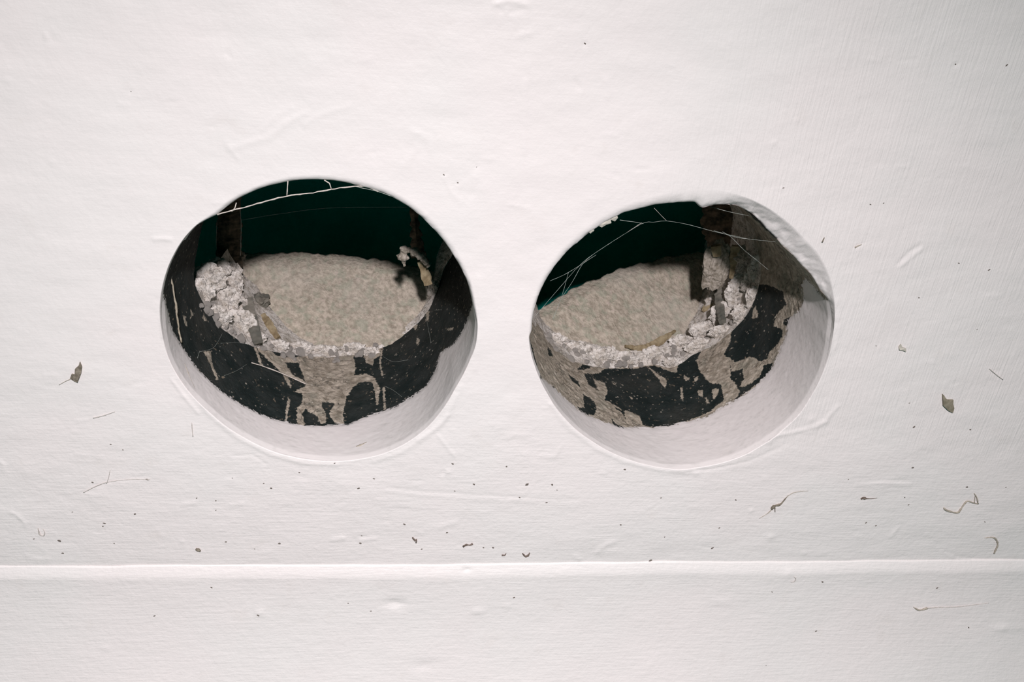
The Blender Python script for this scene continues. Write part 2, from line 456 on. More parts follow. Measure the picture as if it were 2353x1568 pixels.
HOLES.append(dict(
    name='right',
    outer=[(1214, 760), (1221, 700), (1240, 648), (1280, 584), (1330, 537), (1372, 505), (1420, 478), (1480, 457), (1560, 440),
           (1640, 437), (1720, 456), (1792, 497), (1845, 547), (1884, 590), (1908, 640), (1918, 700), (1915, 760), (1902, 830), (1872, 900),
           (1832, 960), (1770, 1012), (1700, 1052), (1620, 1074), (1560, 1081), (1490, 1071), (1420, 1049), (1360, 1016),
           (1300, 966), (1260, 912), (1235, 862), (1218, 805)],
    throat=[(1221, 760), (1230, 700), (1250, 650), (1290, 590), (1340, 545), (1380, 515), (1425, 490), (1480, 475), (1560, 464),
            (1598, 463), (1612, 478), (1640, 470), (1690, 471), (1730, 492), (1760, 525), (1800, 568), (1842, 610), (1868, 638),
            (1884, 668), (1904, 690), (1911, 735)],
    ythroat=lambda th: 0.0005 + 0.0017 * np.clip(np.sin(th) * 3 + 0.6, 0, 1) + 0.0026 * np.exp(-((np.degrees(th) - 48) / 34.0) ** 4),
    paint_in=[(1190, 300), (1190, 640), (1216, 790), (1240, 868), (1275, 895), (1300, 920), (1330, 945), (1380, 970), (1430, 984), (1500, 984),
              (1560, 975), (1620, 962), (1660, 938), (1690, 922), (1735, 892), (1772, 850), (1790, 815), (1808, 770), (1812, 735),
              (1838, 715), (1848, 690), (1845, 655), (1852, 640), (1870, 655), (1880, 670), (1900, 690), (1905, 660), (1905, 560), (1600, 300)],
    A=[(1226, 725), (1236, 765), (1262, 790), (1300, 822), (1345, 840), (1390, 847), (1445, 845), (1500, 838), (1545, 848), (1590, 815), (1640, 795),
       (1690, 755), (1722, 715), (1738, 680), (1748, 640), (1750, 600), (1740, 570)],
    B=[(1238, 715), (1250, 756), (1290, 772), (1340, 785), (1400, 792), (1440, 803), (1495, 803), (1540, 780), (1580, 762), (1620, 738),
       (1645, 700), (1655, 650), (1650, 600), (1635, 550)],
    bare=None,
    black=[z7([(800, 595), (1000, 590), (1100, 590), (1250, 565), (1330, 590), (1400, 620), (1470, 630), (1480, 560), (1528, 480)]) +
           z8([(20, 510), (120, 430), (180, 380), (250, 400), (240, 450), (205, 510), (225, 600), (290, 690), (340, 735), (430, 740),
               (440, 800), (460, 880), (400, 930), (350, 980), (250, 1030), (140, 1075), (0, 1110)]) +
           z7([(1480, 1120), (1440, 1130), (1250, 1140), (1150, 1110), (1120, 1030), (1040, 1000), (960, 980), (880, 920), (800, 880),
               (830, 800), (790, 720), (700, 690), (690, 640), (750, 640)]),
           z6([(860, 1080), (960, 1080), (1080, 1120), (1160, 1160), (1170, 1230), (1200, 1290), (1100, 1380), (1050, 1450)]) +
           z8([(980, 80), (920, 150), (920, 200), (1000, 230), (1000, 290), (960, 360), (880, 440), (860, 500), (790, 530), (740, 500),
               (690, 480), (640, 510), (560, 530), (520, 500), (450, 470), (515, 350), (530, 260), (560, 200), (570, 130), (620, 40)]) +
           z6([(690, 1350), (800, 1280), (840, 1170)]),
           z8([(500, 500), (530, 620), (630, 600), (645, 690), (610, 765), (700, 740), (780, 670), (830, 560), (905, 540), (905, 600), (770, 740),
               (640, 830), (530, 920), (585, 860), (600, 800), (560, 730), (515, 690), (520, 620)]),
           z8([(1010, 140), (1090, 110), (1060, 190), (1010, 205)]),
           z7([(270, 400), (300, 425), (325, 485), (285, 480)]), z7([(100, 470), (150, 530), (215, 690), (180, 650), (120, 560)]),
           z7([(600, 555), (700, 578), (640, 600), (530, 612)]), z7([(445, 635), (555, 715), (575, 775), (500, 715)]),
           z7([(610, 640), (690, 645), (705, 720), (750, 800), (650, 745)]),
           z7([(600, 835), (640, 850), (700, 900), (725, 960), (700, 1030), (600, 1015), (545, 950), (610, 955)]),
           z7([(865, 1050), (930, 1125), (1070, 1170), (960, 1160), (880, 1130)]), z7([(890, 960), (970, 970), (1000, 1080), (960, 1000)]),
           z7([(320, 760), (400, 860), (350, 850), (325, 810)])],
    tan_in_black=[z8([(715, 130), (720, 70), (745, 10), (765, 60), (770, 125)]), z8([(590, 80), (620, 75), (610, 130), (585, 120)]),
                  z7([(1215, 590), (1260, 620), (1380, 700), (1360, 780), (1290, 680)]), z7([(1500, 810), (1528, 860), (1528, 900), (1510, 880)]),
                  z8([(90, 660), (140, 690), (110, 715), (85, 690)]), z8([(180, 690), (220, 670), (200, 730)]), z8([(215, 790), (260, 800), (265, 860), (215, 840)]),
                  z8([(285, 850), (320, 910), (295, 925)]), z8([(345, 785), (410, 780), (400, 830), (360, 890)]), z8([(55, 770), (75, 760), (80, 890), (60, 880)]),
                  z7([(1030, 855), (1060, 860), (1050, 880)]), z7([(870, 720), (905, 735), (880, 755)]), z7([(945, 735), (980, 745), (960, 755)])],
    rim_gone=(40, 172), rim_cap=0.08,
    board_shade_cut=[(1215, 738), (1250, 716), (1330, 668), (1420, 630), (1520, 602), (1600, 588), (1700, 580), (1780, 580)],  # cut follows the rim's shadow line on this board too
    back=(0.077, 0.25, 1.05)))
HOLES.append(dict(name='edge', circle=(-7, 890, 0.048)))

def polar_interp(th, r, sm_deg, lo=None):
    g = np.linspace(-math.pi, math.pi, 1441)[:-1]
    o = np.argsort(th)
    v = np.interp(g, th[o], r[o], period=2 * math.pi)
    if sm_deg > 0:
        k = np.arange(-40, 41) * 0.25
        w = np.exp(-0.5 * (k / sm_deg) ** 2); w /= w.sum()
        v = np.convolve(np.concatenate([v[-40:], v, v[:40]]), w, 'valid')
    return lambda t: np.interp(np.mod(np.asarray(t) + math.pi, 2 * math.pi) - math.pi, g, v, period=2 * math.pi)

def plane_y(H, x, z):
    d0, ax, az = H['back']
    return d0 + ax * (x - H['c'][0]) + az * (z - (H['c'][1] - 0.047))
def on_board(H, px, py):
    """sight line on the sloping board"""
    d = ray(np.asarray(px, float), np.asarray(py, float))
    d0, ax, az = H['back']
    n_ = np.array([-ax, 1.0, -az])
    off = d0 - ax * H['c'][0] - az * (H['c'][1] - 0.047)
    t = (off - CAM @ n_) / (d @ n_)
    return CAM + d * t[..., None]
for H in HOLES:
    if 'circle' in H:
        cx, cy, r = H['circle']
        p = at(np.array(float(cx)), np.array(float(cy)))
        H['c'] = np.array([p[0] - r, p[2]])
        H['rO'] = lambda t, r=r: np.full_like(np.asarray(t, float), r)
        H['yT'] = lambda t: np.full_like(np.asarray(t, float), 0.0022)
        H['rT'] = lambda t, r=r: np.full_like(np.asarray(t, float), r - 0.0012)
        H['yA'] = lambda t: np.full_like(np.asarray(t, float), 0.084)
        continue
    o = np.array(H['outer'], float)
    P = at(o[:, 0], o[:, 1])[:, [0, 2]]
    H['c'] = c = np.array([(P[:, 0].min() + P[:, 0].max()) / 2, (P[:, 1].min() + P[:, 1].max()) / 2])
    q = P - c
    H['rO'] = polar_interp(np.arctan2(q[:, 1], q[:, 0]), np.hypot(q[:, 0], q[:, 1]), 1.6)
    yf = H['ythroat']
    H['yT'] = lambda t, yf=yf: yf(np.mod(np.asarray(t, float) + math.pi, 2 * math.pi) - math.pi)
    tpx = np.array(H['throat'], float)
    th = np.arctan2(*(at(tpx[:, 0], tpx[:, 1])[:, [2, 0]] - c[::-1]).T)
    for _ in range(3):
        yy = H['yT'](th)
        Q = np.array([at(np.array(a), np.array(b), v) for (a, b), v in zip(tpx, yy)])[:, [0, 2]] - c
        th = np.arctan2(Q[:, 1], Q[:, 0])
    rt = np.hypot(Q[:, 0], Q[:, 1])
    # below: just inside the outer edge
    gl = np.linspace(-math.pi, math.pi, 181)[:-1]
    lo_, hi_ = th.min(), th.max()
    below = gl[(gl < lo_ - 0.12) | (gl > hi_ + 0.12)]
    H['rT'] = polar_interp(np.concatenate([th, below]), np.concatenate([rt, H['rO'](below) - 0.0003]), 0.6)
    # A: rear edge of the bore wall, found where the sight line meets the bore
    a = np.array(H['A'], float)
    thA, yA = [], []
    for x, y in a:
        ys = np.linspace(0.03, 0.16, 600)
        d = ray(np.array(x), np.array(y))
        pts = CAM[None] + d[None] * ((ys - CAM[1]) / d[1])[:, None]
        qq = pts[:, [0, 2]] - c
        t_ = np.arctan2(qq[:, 1], qq[:, 0])
        e_ = np.hypot(qq[:, 0], qq[:, 1]) - H['rT'](t_)
        k = np.argmin(np.abs(e_))
        thA.append(t_[k]); yA.append(min(ys[k], 0.11))
    thA, yA = np.array(thA), np.array(yA)
    print(H['name'], 'c', c, 'r', H['rO'](np.array([0, 1.57, 3.14, -1.57])), 'A', [(round(math.degrees(t)), round(v * 1000)) for t, v in zip(thA, yA)])
    H['yA'] = polar_interp(np.concatenate([thA, [1.0, 1.57, 2.2]]), np.concatenate([yA, [0.082] * 3]), 2.0)
    b = np.array(H['B'], float)
    PB = on_board(H, b[:, 0], b[:, 1])[:, [0, 2]] - c
    tb, rb = np.arctan2(PB[:, 1], PB[:, 0]), np.hypot(PB[:, 0], PB[:, 1])
    H['rB'] = polar_interp(np.concatenate([tb, [1.0, 1.57, 2.2]]), np.concatenate([rb, [0.048] * 3]), 1.0)

# ------------------------------------------------------------------ wall face
GX0, GX1, GZ0, GZ1, G = -0.252, 0.252, 0.160, 0.440, 0.0006
LEDGE = at(np.array(1176.0), np.array(1294.0))[2]      # height of the skirting's top edge
print('ledge z', LEDGE)

# relief: (kind, px points, width px, height mm)  height > 0 stands proud
RELIEF = [
    ('r', [(530, 342), (575, 328), (620, 315), (655, 285), (700, 262)], 9, 0.35), ('r', [(520, 325), (530, 345), (548, 365)], 5, 0.3),
    ('r', [(700, 285), (740, 262), (800, 245)], 8, 0.25), ('r', [(600, 300), (640, 262), (670, 250)], 7, 0.2),
    ('r', [(1207, 190), (1204, 260), (1204, 352)], 9, 0.35), ('r', [(1200, 75), (1203, 130), (1215, 165)], 5, 0.2),
    ('r', [(1140, 10), (1165, 2), (1190, 5), (1212, 14)], 7, 0.55), ('d', [(1140, 8)], 5, 0.5), ('d', [(1163, 28)], 5, 0.4),
    ('r', [(1140, 12), (1152, 28), (1180, 26), (1210, 18)], 5, -0.3), ('r', [(1190, 82), (1222, 76)], 6, 0.3),
    ('r', [(1393, 185), (1398, 205), (1397, 225)], 7, 0.3), ('r', [(1322, 188), (1332, 204)], 4, -0.4), ('d', [(1344, 100)], 6, -0.6), ('d', [(1346, 96)], 5, 0.3),
    ('d', [(118, 92)], 7, -0.7), ('r', [(104, 78), (108, 88), (118, 93)], 5, 0.5), ('r', [(520, 120), (528, 132)], 4, -0.35), ('d', [(300, 211)], 4, -0.4),
    ('d', [(2197, 148)], 6, -0.8), ('d', [(2192, 144)], 6, 0.4), ('d', [(1832, 278)], 4, 0.5), ('d', [(1778, 329)], 6, 0.6), ('d', [(2217, 382)], 5, 0.5),
    ('r', [(2064, 606), (2085, 582), (2112, 565)], 5, -0.6), ('r', [(2072, 610), (2095, 590), (2120, 570)], 5, 0.5),
    ('r', [(1965, 567), (1982, 560)], 3, -0.4), ('r', [(355, 550), (375, 549), (392, 551)], 6, 0.5),
    ('d', [(1070, 380)], 16, 0.25), ('d', [(1095, 405)], 14, 0.3), ('d', [(1110, 430)], 15, 0.25), ('d', [(1060, 425)], 16, 0.25), ('d', [(1085, 445)], 10, -0.3),
    ('d', [(1020, 402)], 4, -0.4), ('d', [(1095, 384)], 4, -0.4), ('d', [(1052, 420)], 4, -0.4), ('d', [(1150, 470)], 20, 0.25), ('r', [(1170, 470), (1215, 478)], 6, 0.3),
    ('r', [(1020, 405), (1035, 440), (1060, 465)], 5, 0.3), ('r', [(950, 300), (985, 320), (990, 345)], 8, 0.25), ('r', [(960, 340), (930, 380)], 8, 0.2),
    # crease rings below the holes
    ('r', [(440, 895), (480, 952), (550, 1008), (620, 1043), (700, 1064), (775, 1068)], 7, 0.45),
    ('r', [(535, 1048), (580, 1045), (610, 1065)], 4, -0.3), ('r', [(860, 1060), (920, 1040), (985, 1000), (1030, 950), (1060, 890)], 8, 0.4),
    ('r', [(960, 1010), (1010, 980), (1030, 955)], 6, 0.5), ('r', [(1005, 1000), (1045, 1050)], 5, 0.35), ('r', [(380, 690), (372, 740), (374, 775)], 5, 0.5),
    ('r', [(395, 875), (430, 920), (455, 950)], 5, 0.4), ('r', [(1100, 640), (1106, 740), (1092, 850)], 9, 0.25),
    ('r', [(1265, 930), (1310, 985), (1370, 1032), (1430, 1060), (1500, 1078), (1580, 1088)], 7, 0.5),
    ('r', [(1580, 1086), (1640, 1078), (1720, 1060), (1790, 1030)], 5, -0.35), ('r', [(1545, 1078), (1580, 1080), (1600, 1088)], 8, 0.7),
    ('r', [(1740, 1018), (1790, 1000), (1850, 988), (1895, 968), (1925, 935)], 6, 0.6), ('d', [(1770, 1015)], 8, 0.6), ('d', [(1865, 965)], 10, 0.6), ('r', [(1870, 985), (1900, 970)], 6, 0.6),
    ('r', [(1905, 780), (1905, 810), (1890, 835)], 9, 0.6), ('d', [(1862, 885)], 8, -0.5), ('r', [(1925, 690), (1928, 745), (1920, 800)], 8, 0.35),
    ('r', [(1240, 1050), (1278, 1050), (1285, 1030)], 5, 0.4),
    ('r', [(1630, 425), (1690, 330), (1720, 260)], 4, 0.12), ('r', [(1600, 430), (1610, 360)], 5, 0.12),
    # lower wall
    ('r', [(890, 1120), (980, 1132), (1110, 1140), (1230, 1146), (1330, 1150)], 5, -0.28), ('r', [(890, 1128), (980, 1140), (1110, 1148), (1230, 1154)], 6, 0.2),
    ('r', [(1970, 1113), (2020, 1110), (2090, 1113)], 7, 0.5), ('r', [(1965, 1112), (2030, 1104), (2090, 1107)], 4, -0.3),
    ('r', [(1370, 1270), (1395, 1250), (1412, 1245)], 7, 0.6), ('r', [(1380, 1270), (1420, 1268)], 9, 0.4), ('r', [(1320, 1278), (1332, 1286)], 7, 0.6),
    ('d', [(1772, 1235)], 11, 0.8), ('d', [(1726, 1175)], 6, 0.7), ('d', [(1848, 1272)], 7, 0.6), ('r', [(2050, 1232), (2062, 1215)], 6, 0.5),
    ('r', [(2140, 1240), (2160, 1262), (2200, 1280), (2260, 1287), (2353, 1287)], 5, -0.45), ('r', [(2130, 1228), (2150, 1256), (2190, 1280)], 7, 0.35),
    ('d', [(1028, 1086)], 8, 0.7), ('r', [(1018, 1092), (1022, 1084)], 4, -0.6), ('d', [(158, 1135)], 9, 0.5), ('d', [(40, 1190)], 9, 0.3), ('r', [(28, 1178), (45, 1188), (58, 1205)], 6, 0.5),
    ('r', [(35, 1185), (48, 1200)], 6, -0.4), ('r', [(0, 1062), (10, 1070), (6, 1082)], 5, 0.5), ('r', [(830, 1243), (862, 1240)], 6, 0.6), ('r', [(765, 1240), (790, 1238)], 7, 0.6),
    ('d', [(790, 1112)], 22, 0.4), ('d', [(700, 1118)], 22, 0.3), ('r', [(1015, 1210), (1045, 1203)], 9, 0.5), ('r', [(1165, 1008), (1185, 1000), (1205, 1003)], 8, 0.4),
    ('r', [(1490, 1175), (1512, 1162)], 4, -0.3), ('d', [(418, 1245)], 5, 0.5), ('d', [(370, 1228)], 8, 0.3), ('r', [(140, 1140), (190, 1135), (250, 1108), (330, 1098)], 3, -0.2),
    ('d', [(60, 1083)], 30, 0.3), ('r', [(60, 1275), (75, 1285), (110, 1285)], 5, 0.3), ('r', [(420, 1160), (450, 1155)], 6, 0.4), ('r', [(530, 1160), (560, 1158)], 5, 0.4),
]
RW = []
for kind, pts, w, h in RELIEF:
    P = np.array(pts, float)
    Q = at(P[:, 0], P[:, 1])[:, [0, 2]]
    s = mpp(P[:, 0].mean(), P[:, 1].mean())
    RW.append((kind, Q, max(w * s * 1.15, 0.0007), h * 0.00042))
_r2 = np.random.RandomState(5)
for _ in range(420):      # small nibs and runs in the paint
    x, z = _r2.uniform(-0.21, 0.21), _r2.uniform(LEDGE, 0.385)
    f = 0.35 if z > 0.29 else 1.0
    if _r2.rand() > f: continue
    L = _r2.uniform(0.0, 0.004)
    RW.append(('r', np.array([[x, z], [x + L, z + _r2.uniform(-.0005, .0005)]]), _r2.uniform(0.0006, 0.0011), _r2.choice([1, 1, -1]) * _r2.uniform(0.00004, 0.00012)))

def relief(x, z):
    h = 0.0004 * fbm(x, 0, z, 30, 3, 3) + 0.00012 * fbm(x * 0.5, 0, z, 160, 2, 9)
    for kind, Q, w, a in RW:
        lo, hi = Q.min(0) - 3 * w, Q.max(0) + 3 * w
        m = (x > lo[0]) & (x < hi[0]) & (z > lo[1]) & (z < hi[1])
        if not m.any(): continue
        xs, zs = x[m], z[m]
        if len(Q) == 1:
            d = np.hypot(xs - Q[0, 0], zs - Q[0, 1])
        else:
            d = d_line(xs, zs, [tuple(p) for p in Q])
        h[m] += a * np.exp(-(d / w) ** 2 * 1.6)
    return h

def build_wall():
    nx, nz = int(round((GX1 - GX0) / G)) + 1, int(round((GZ1 - GZ0) / G)) + 1
    xs, zs = GX0 + np.arange(nx) * G, GZ0 + np.arange(nz) * G
    X, Z = np.meshgrid(xs, zs, indexing='ij')
    V = [np.stack([X.ravel(), Z.ravel()], -1)]
    D0 = [np.zeros(nx * nz)]                     # extra depth (into the wall)
    cut = np.zeros((nx - 1, nz - 1), bool)
    faces = []
    base = nx * nz
    for H in HOLES:
        c = H['c']; r = float(np.max(H['rO'](np.linspace(-3.14, 3.14, 200)))) + 0.0035
        i0 = max(0, int((c[0] - r - GX0) / G)); i1 = min(nx - 1, int((c[0] + r - GX0) / G) + 1)
        j0 = max(0, int((c[1] - r - GZ0) / G)); j1 = min(nz - 1, int((c[1] + r - GZ0) / G) + 1)
        cut[i0:i1, j0:j1] = True
        per = [(i, j0) for i in range(i0, i1)] + [(i1, j) for j in range(j0, j1)] + \
              [(i, j1) for i in range(i1, i0, -1)] + [(i0, j) for j in range(j1, j0, -1)]
        per = np.array(per)
        pid = per[:, 0] * nz + per[:, 1]
        PX, PZ = xs[per[:, 0]], zs[per[:, 1]]
        th = np.arctan2(PZ - c[1], PX - c[0])
        rp = np.hypot(PX - c[0], PZ - c[1])
        n = len(per)
        K = 34
        prev = pid
        rO, rT, yT = H['rO'](th), H['rT'](th), H['yT'](th)
        rings = []
        for k in range(1, K + 1):
            f = k / K; f = 1 - (1 - f) ** 1.35
            rings.append((rp + (rO - rp) * f, np.zeros(n)))
        for k in range(1, 10):                    # rounded lip
            a = k / 9 * math.pi / 2
            wc = 0.6 * np.clip((yT - 0.0022) / 0.002, 0, 1)          # splayed edge: drops first, then shelves inwards
            fr = math.sin(a) * (1 - wc) + (0.25 * k / 9 + 0.75 * (1 - math.cos(a))) * wc
            fy = (1 - math.cos(a)) * (1 - wc) + (0.3 * k / 9 + 0.7 * math.sin(a)) * wc
            rings.append((rO + (rT - rO) * fr, yT * fy))
        for k in range(1, 4):
            rings.append((rT + 0.0002 * k, yT + 0.0012 * k))
        for rr, dd in rings:
            V.append(np.stack([c[0] + rr * np.cos(th), c[1] + rr * np.sin(th)], -1))
            D0.append(dd)
            cur = base + np.arange(n); base += n
            a, b = np.arange(n), (np.arange(n) + 1) % n
            faces.append(np.stack([prev[a], prev[b], cur[b], cur[a]], -1))
            prev = cur
    I, J = np.meshgrid(np.arange(nx - 1), np.arange(nz - 1), indexing='ij')
    k = ~cut
    I, J = I[k], J[k]
    faces.append(np.stack([I * nz + J, (I + 1) * nz + J, (I + 1) * nz + J + 1, I * nz + J + 1], -1))
    V = np.vstack(V); D0 = np.concatenate(D0)
    x, z = V[:, 0].copy(), V[:, 1].copy()
    h = relief(x, z)
    edge = np.minimum(np.minimum(x - GX0, GX1 - x), np.minimum(z - GZ0, GZ1 - z))
    h *= np.clip(edge / 0.01, 0, 1)
    h *= np.exp(-D0 / 0.006)
    # ragged lip inside the splayed edge
    h += (D0 > 0) * 0.0010 * fbm(x, D0 * 2, z, 330, 4, 21) * np.clip(D0 / 0.002, 0, 1)
    y = D0 - h
    P = np.stack([x, y, z], -1)
    # plain border outwards
    bx = [(-0.8, GX0, GZ0, GZ1), (GX1, 0.8, GZ0, GZ1), (-0.8, 0.8, GZ1, 0.9)]
    q = []
    for x0, x1, a0, a1 in bx:
        P = np.vstack([P, [[x0, 0, a0], [x1, 0, a0], [x1, 0, a1], [x0, 0, a1]]])
        q.append([base, base + 1, base + 2, base + 3]); base += 4
    faces.append(np.array(q))
    used = np.unique(np.concatenate([f.ravel() for f in faces]))
    remap = np.full(len(P), -1); remap[used] = np.arange(len(used))
    return mesh_np('wall_front', P[used], [remap[f] for f in faces])

wall = obj('wall_front', build_wall(), M['paint'], kind='structure',
           label='white painted wall with two round holes cut through it', cat='wall')

# ------------------------------------------------------------------ skirting below the wall
def build_trim():
    # profile: (out from the wall, drop) in metres, from the seam down
    prof = [(-0.003, -0.0002), (-0.0004, 0.0), (0.0, 0.0001), (0.0004, 0.0003)]
    o, d = prof[-1]
    for k in range(20):                              # soft bead
        a = 24.0 - 22.0 * (k / 19) ** 2.5
        o += 0.00028 * math.sin(math.radians(a)); d += 0.00028 * math.cos(math.radians(a))
        prof.append((o, d))
    n = 80
    for k in range(n):
        s = 0.0011
        ang = 3.5 + 29.0 * (k / n) ** 0.85
        o += s * math.sin(math.radians(ang)); d += s * math.cos(math.radians(ang))
        prof.append((o, d))
    prof.append((o + 0.004, d + 0.03))
    prof = np.array(prof)
    xs = np.concatenate([[-0.8, -0.4], np.arange(-0.25, 0.2501, 0.0009), [0.4, 0.8]])
    O, Xg = np.meshgrid(prof[:, 0], xs, indexing='ij')
    Dr, _ = np.meshgrid(prof[:, 1], xs, indexing='ij')
    sag = 0.0007 * fbm(Xg, 0, 0, 14, 2, 4)
    Zg = LEDGE - Dr + sag + 0.0003 * fbm(Xg, 0, 0, 60, 2, 5)
    Yg = -O - 0.0003 * fbm(Xg, 0, Zg, 40, 3, 6) * np.clip(Dr / 0.006, 0, 1)
    bumps = [(330, 1293, 15, 10, 1.2), (908, 1397, 22, 9, -0.9), (975, 1512, 30, 9, -0.4), (1075, 1327, 8, 4, -0.5), (1100, 1410, 14, 5, 0.5),
             (1820, 1330, 10, 10, 0.3), (1165, 1400, 10, 5, 0.4), (595, 1415, 8, 5, 0.6), (245, 1483, 7, 4, 0.5), (2300, 1440, 20, 8, 0.5), (1660, 1390, 25, 8, 0.3)]
    for px, py, wx, wz, h in bumps:
        p = at(np.array(float(px)), np.array(float(py)), -0.005)
        s = mpp(px, py)
        Yg -= h * 0.001 * np.exp(-((Xg - p[0]) / (wx * s)) ** 2 - ((Zg - p[2]) / (wz * s)) ** 2)
    P = np.stack([Xg, Yg, Zg], -1).reshape(-1, 3)
    return mesh_np('trim_1', P, grid_faces(len(prof), len(xs)))
trim = obj('trim_1', build_trim(), M['paint'], kind='structure',
           label='white painted skirting with rounded top edge below the holes', cat='trim')

# ------------------------------------------------------------------ dark cavity behind
def box_inside(x0, x1, y0, y1, z0, z1):
    V = np.array([[x0, y0, z0], [x1, y0, z0], [x1, y1, z0], [x0, y1, z0], [x0, y0, z1], [x1, y0, z1], [x1, y1, z1], [x0, y1, z1]], float)
    F = np.array([[3, 2, 6, 7], [0, 1, 2, 3], [4, 7, 6, 5], [0, 3, 7, 4], [1, 5, 6, 2]])
    return mesh_np('wall_back', V, F, False)
obj('wall_back', box_inside(-0.5, 0.5, 0.004, 0.168, 0.12, 0.62), M['void'], kind='structure',
    label='dark cavity behind the painted wall', cat='wall')

# ------------------------------------------------------------------ bores
def build_bore(H):
    NT_, NR = 900, 190
    th = np.linspace(-math.pi, math.pi, NT_ + 1)[:-1]
    yT, rT, yA = H['yT'](th), H['rT'](th), H['yA'](th)
    f = np.linspace(0, 1, NR)
    y0 = yT - 0.0002
    Y = y0[:, None] + (yA - y0)[:, None] * f[None]
    TH = np.repeat(th[:, None], NR, 1)
    Rr = np.repeat(rT[:, None], NR, 1)
    c = H['c']
    P = np.stack([c[0] + Rr * np.cos(TH), Y, c[1] + Rr * np.sin(TH)], -1)
    px, py = project(P)
    Nrm = np.stack([-np.cos(TH), np.zeros_like(TH), -np.sin(TH)], -1)
    vis = ((CAM - P) * Nrm).sum(-1) > 0.0
    deep = (0.022 - Y) / 0.00014
    nz = fbm(P[..., 0], P[..., 1], P[..., 2], 90, 3, 31)
    if 'circle' in H:
        ps = deep + 60 * nz
        ts = -30 + 60 * nz
    else:
        inner = H['paint_in'] 
        sp = -sd_poly(px, py, inner)
        ps = np.where(vis, sp, deep - 130 + 20 * nz)
        if H['bare'] is not None:
            ts = np.full(px.shape, -40.0)
            for poly in H['bare']:
                ts = np.maximum(ts, sd_poly(px, py, poly))
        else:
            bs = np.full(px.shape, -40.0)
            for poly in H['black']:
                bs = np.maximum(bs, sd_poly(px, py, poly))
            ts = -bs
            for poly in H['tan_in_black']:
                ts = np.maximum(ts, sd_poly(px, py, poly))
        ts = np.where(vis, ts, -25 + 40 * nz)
    ps = np.clip(ps, -60, 60); ts = np.clip(ts, -60, 60)
    sm = lambda v, w: np.clip(v / w * 0.5 + 0.5, 0, 1)
    film = 0.00045 * sm(ps, 6) + 0.0005 * (1 - sm(ps, 6)) * sm(ts, 6) * (0.4 + fbm(P[..., 0], P[..., 1], P[..., 2], 500, 3, 8))
    rough = 0.0004 * fbm(P[..., 0], P[..., 1], P[..., 2], 120, 3, 2) + 0.0002 * fbm(P[..., 0], P[..., 1], P[..., 2], 500, 3, 3)
    rough *= 1 - 0.6 * sm(ps, 6)
    rough *= np.clip((Y - y0[:, None]) / 0.004, 0, 1)
    film *= np.clip((Y - y0[:, None]) / 0.002, 0, 1)
    Rd = Rr - film + rough
    P = np.stack([c[0] + Rd * np.cos(TH), Y, c[1] + Rd * np.sin(TH)], -1)
    me = mesh_np('bore_lining', P.reshape(-1, 3), grid_faces(NT_, NR, True)[:, ::-1])
    attr(me, 'paint_edge', ps); attr(me, 'bare_edge', ts)
    H['end'] = P[:, -1, :]
    return me

def build_ring(H):
    """broken plaster lip at the rear end of the bore"""
    NT_, NR = 900, 44
    th = np.linspace(-math.pi, math.pi, NT_ + 1)[:-1]
    E = H['end']
    c = H['c']
    rE = np.hypot(E[:, 0] - c[0], E[:, 2] - c[1])
    rB = np.minimum(H['rB'](th), rE - 0.0006)
    up = H['rim_gone']                                   # lip left out round the top so the dark void shows
    k = np.clip((np.degrees(th) - up[0]) / 8, 0, 1) * np.clip((up[1] - np.degrees(th)) / 3, 0, 1)
    k2 = np.clip((np.degrees(th) + 360 - up[0]) / 8, 0, 1) * np.clip((up[1] - np.degrees(th) - 360) / 3, 0, 1)
    k = np.maximum(k, k2)
    rB = rB + (rE - 0.0006 - rB) * k
    f = np.linspace(0, 1, NR)[None]
    Rr = rE[:, None] + (rB - rE)[:, None] * f
    yB = np.maximum(plane_y(H, c[0] + rB * np.cos(th), c[1] + rB * np.sin(th)) + 0.001, E[:, 1] + 0.002)
    cap = np.clip((E[:, 1] + H['rim_cap']) , 0, 0.125)
    g_ = np.clip((cap - E[:, 1]) / np.maximum(yB - E[:, 1], 1e-4), 0, 1)
    rB = rE + (rB - rE) * g_
    yB = np.minimum(yB, cap)
    yB = yB + (E[:, 1] + 0.0015 - yB) * k
    H['ring'] = (th, rE, rB, E[:, 1].copy(), yB)
    Y = E[:, 1][:, None] + (yB - E[:, 1])[:, None] * f
    TH = np.repeat(th[:, None], NR, 1)
    P = np.stack([c[0] + Rr * np.cos(TH), Y, c[1] + Rr * np.sin(TH)], -1)
    w = (rE - rB)[:, None]
    amp = np.clip(w / 0.006, 0.15, 1) * np.sin(np.pi * np.clip(f * 0.85 + 0.06, 0, 1)) 
    lump = 0.0024 * fbm(P[..., 0], P[..., 1], P[..., 2], 170, 5, 41, 0.6) + 0.0016 * np.abs(fbm(P[..., 0], P[..., 1], P[..., 2], 420, 4, 43, 0.6))
    a_, b_ = (rE - rB)[:, None], (yB - E[:, 1])[:, None]
    ln = np.hypot(a_, b_) + 1e-9
    Yd = P[..., 1] - amp * (lump + 0.0006) * a_ / ln
    Rd = Rr - amp * (lump + 0.0003) * b_ / ln
    P = np.stack([c[0] + Rd * np.cos(TH), Yd, c[1] + Rd * np.sin(TH)], -1)
    # tuck behind
    tail = P[:, -1:, :] + np.array([0, 0.006, 0])
    P = np.concatenate([P, tail], 1)
    F = grid_faces(NT_, NR + 1, True)[:, ::-1]
    F = F[~(k[F // (NR + 1)] > 0.6).any(1)]
    used = np.unique(F); rm = np.full(NT_ * (NR + 1), -1); rm[used] = np.arange(len(used))
    return mesh_np('plaster_rim', P.reshape(-1, 3)[used], rm[F])

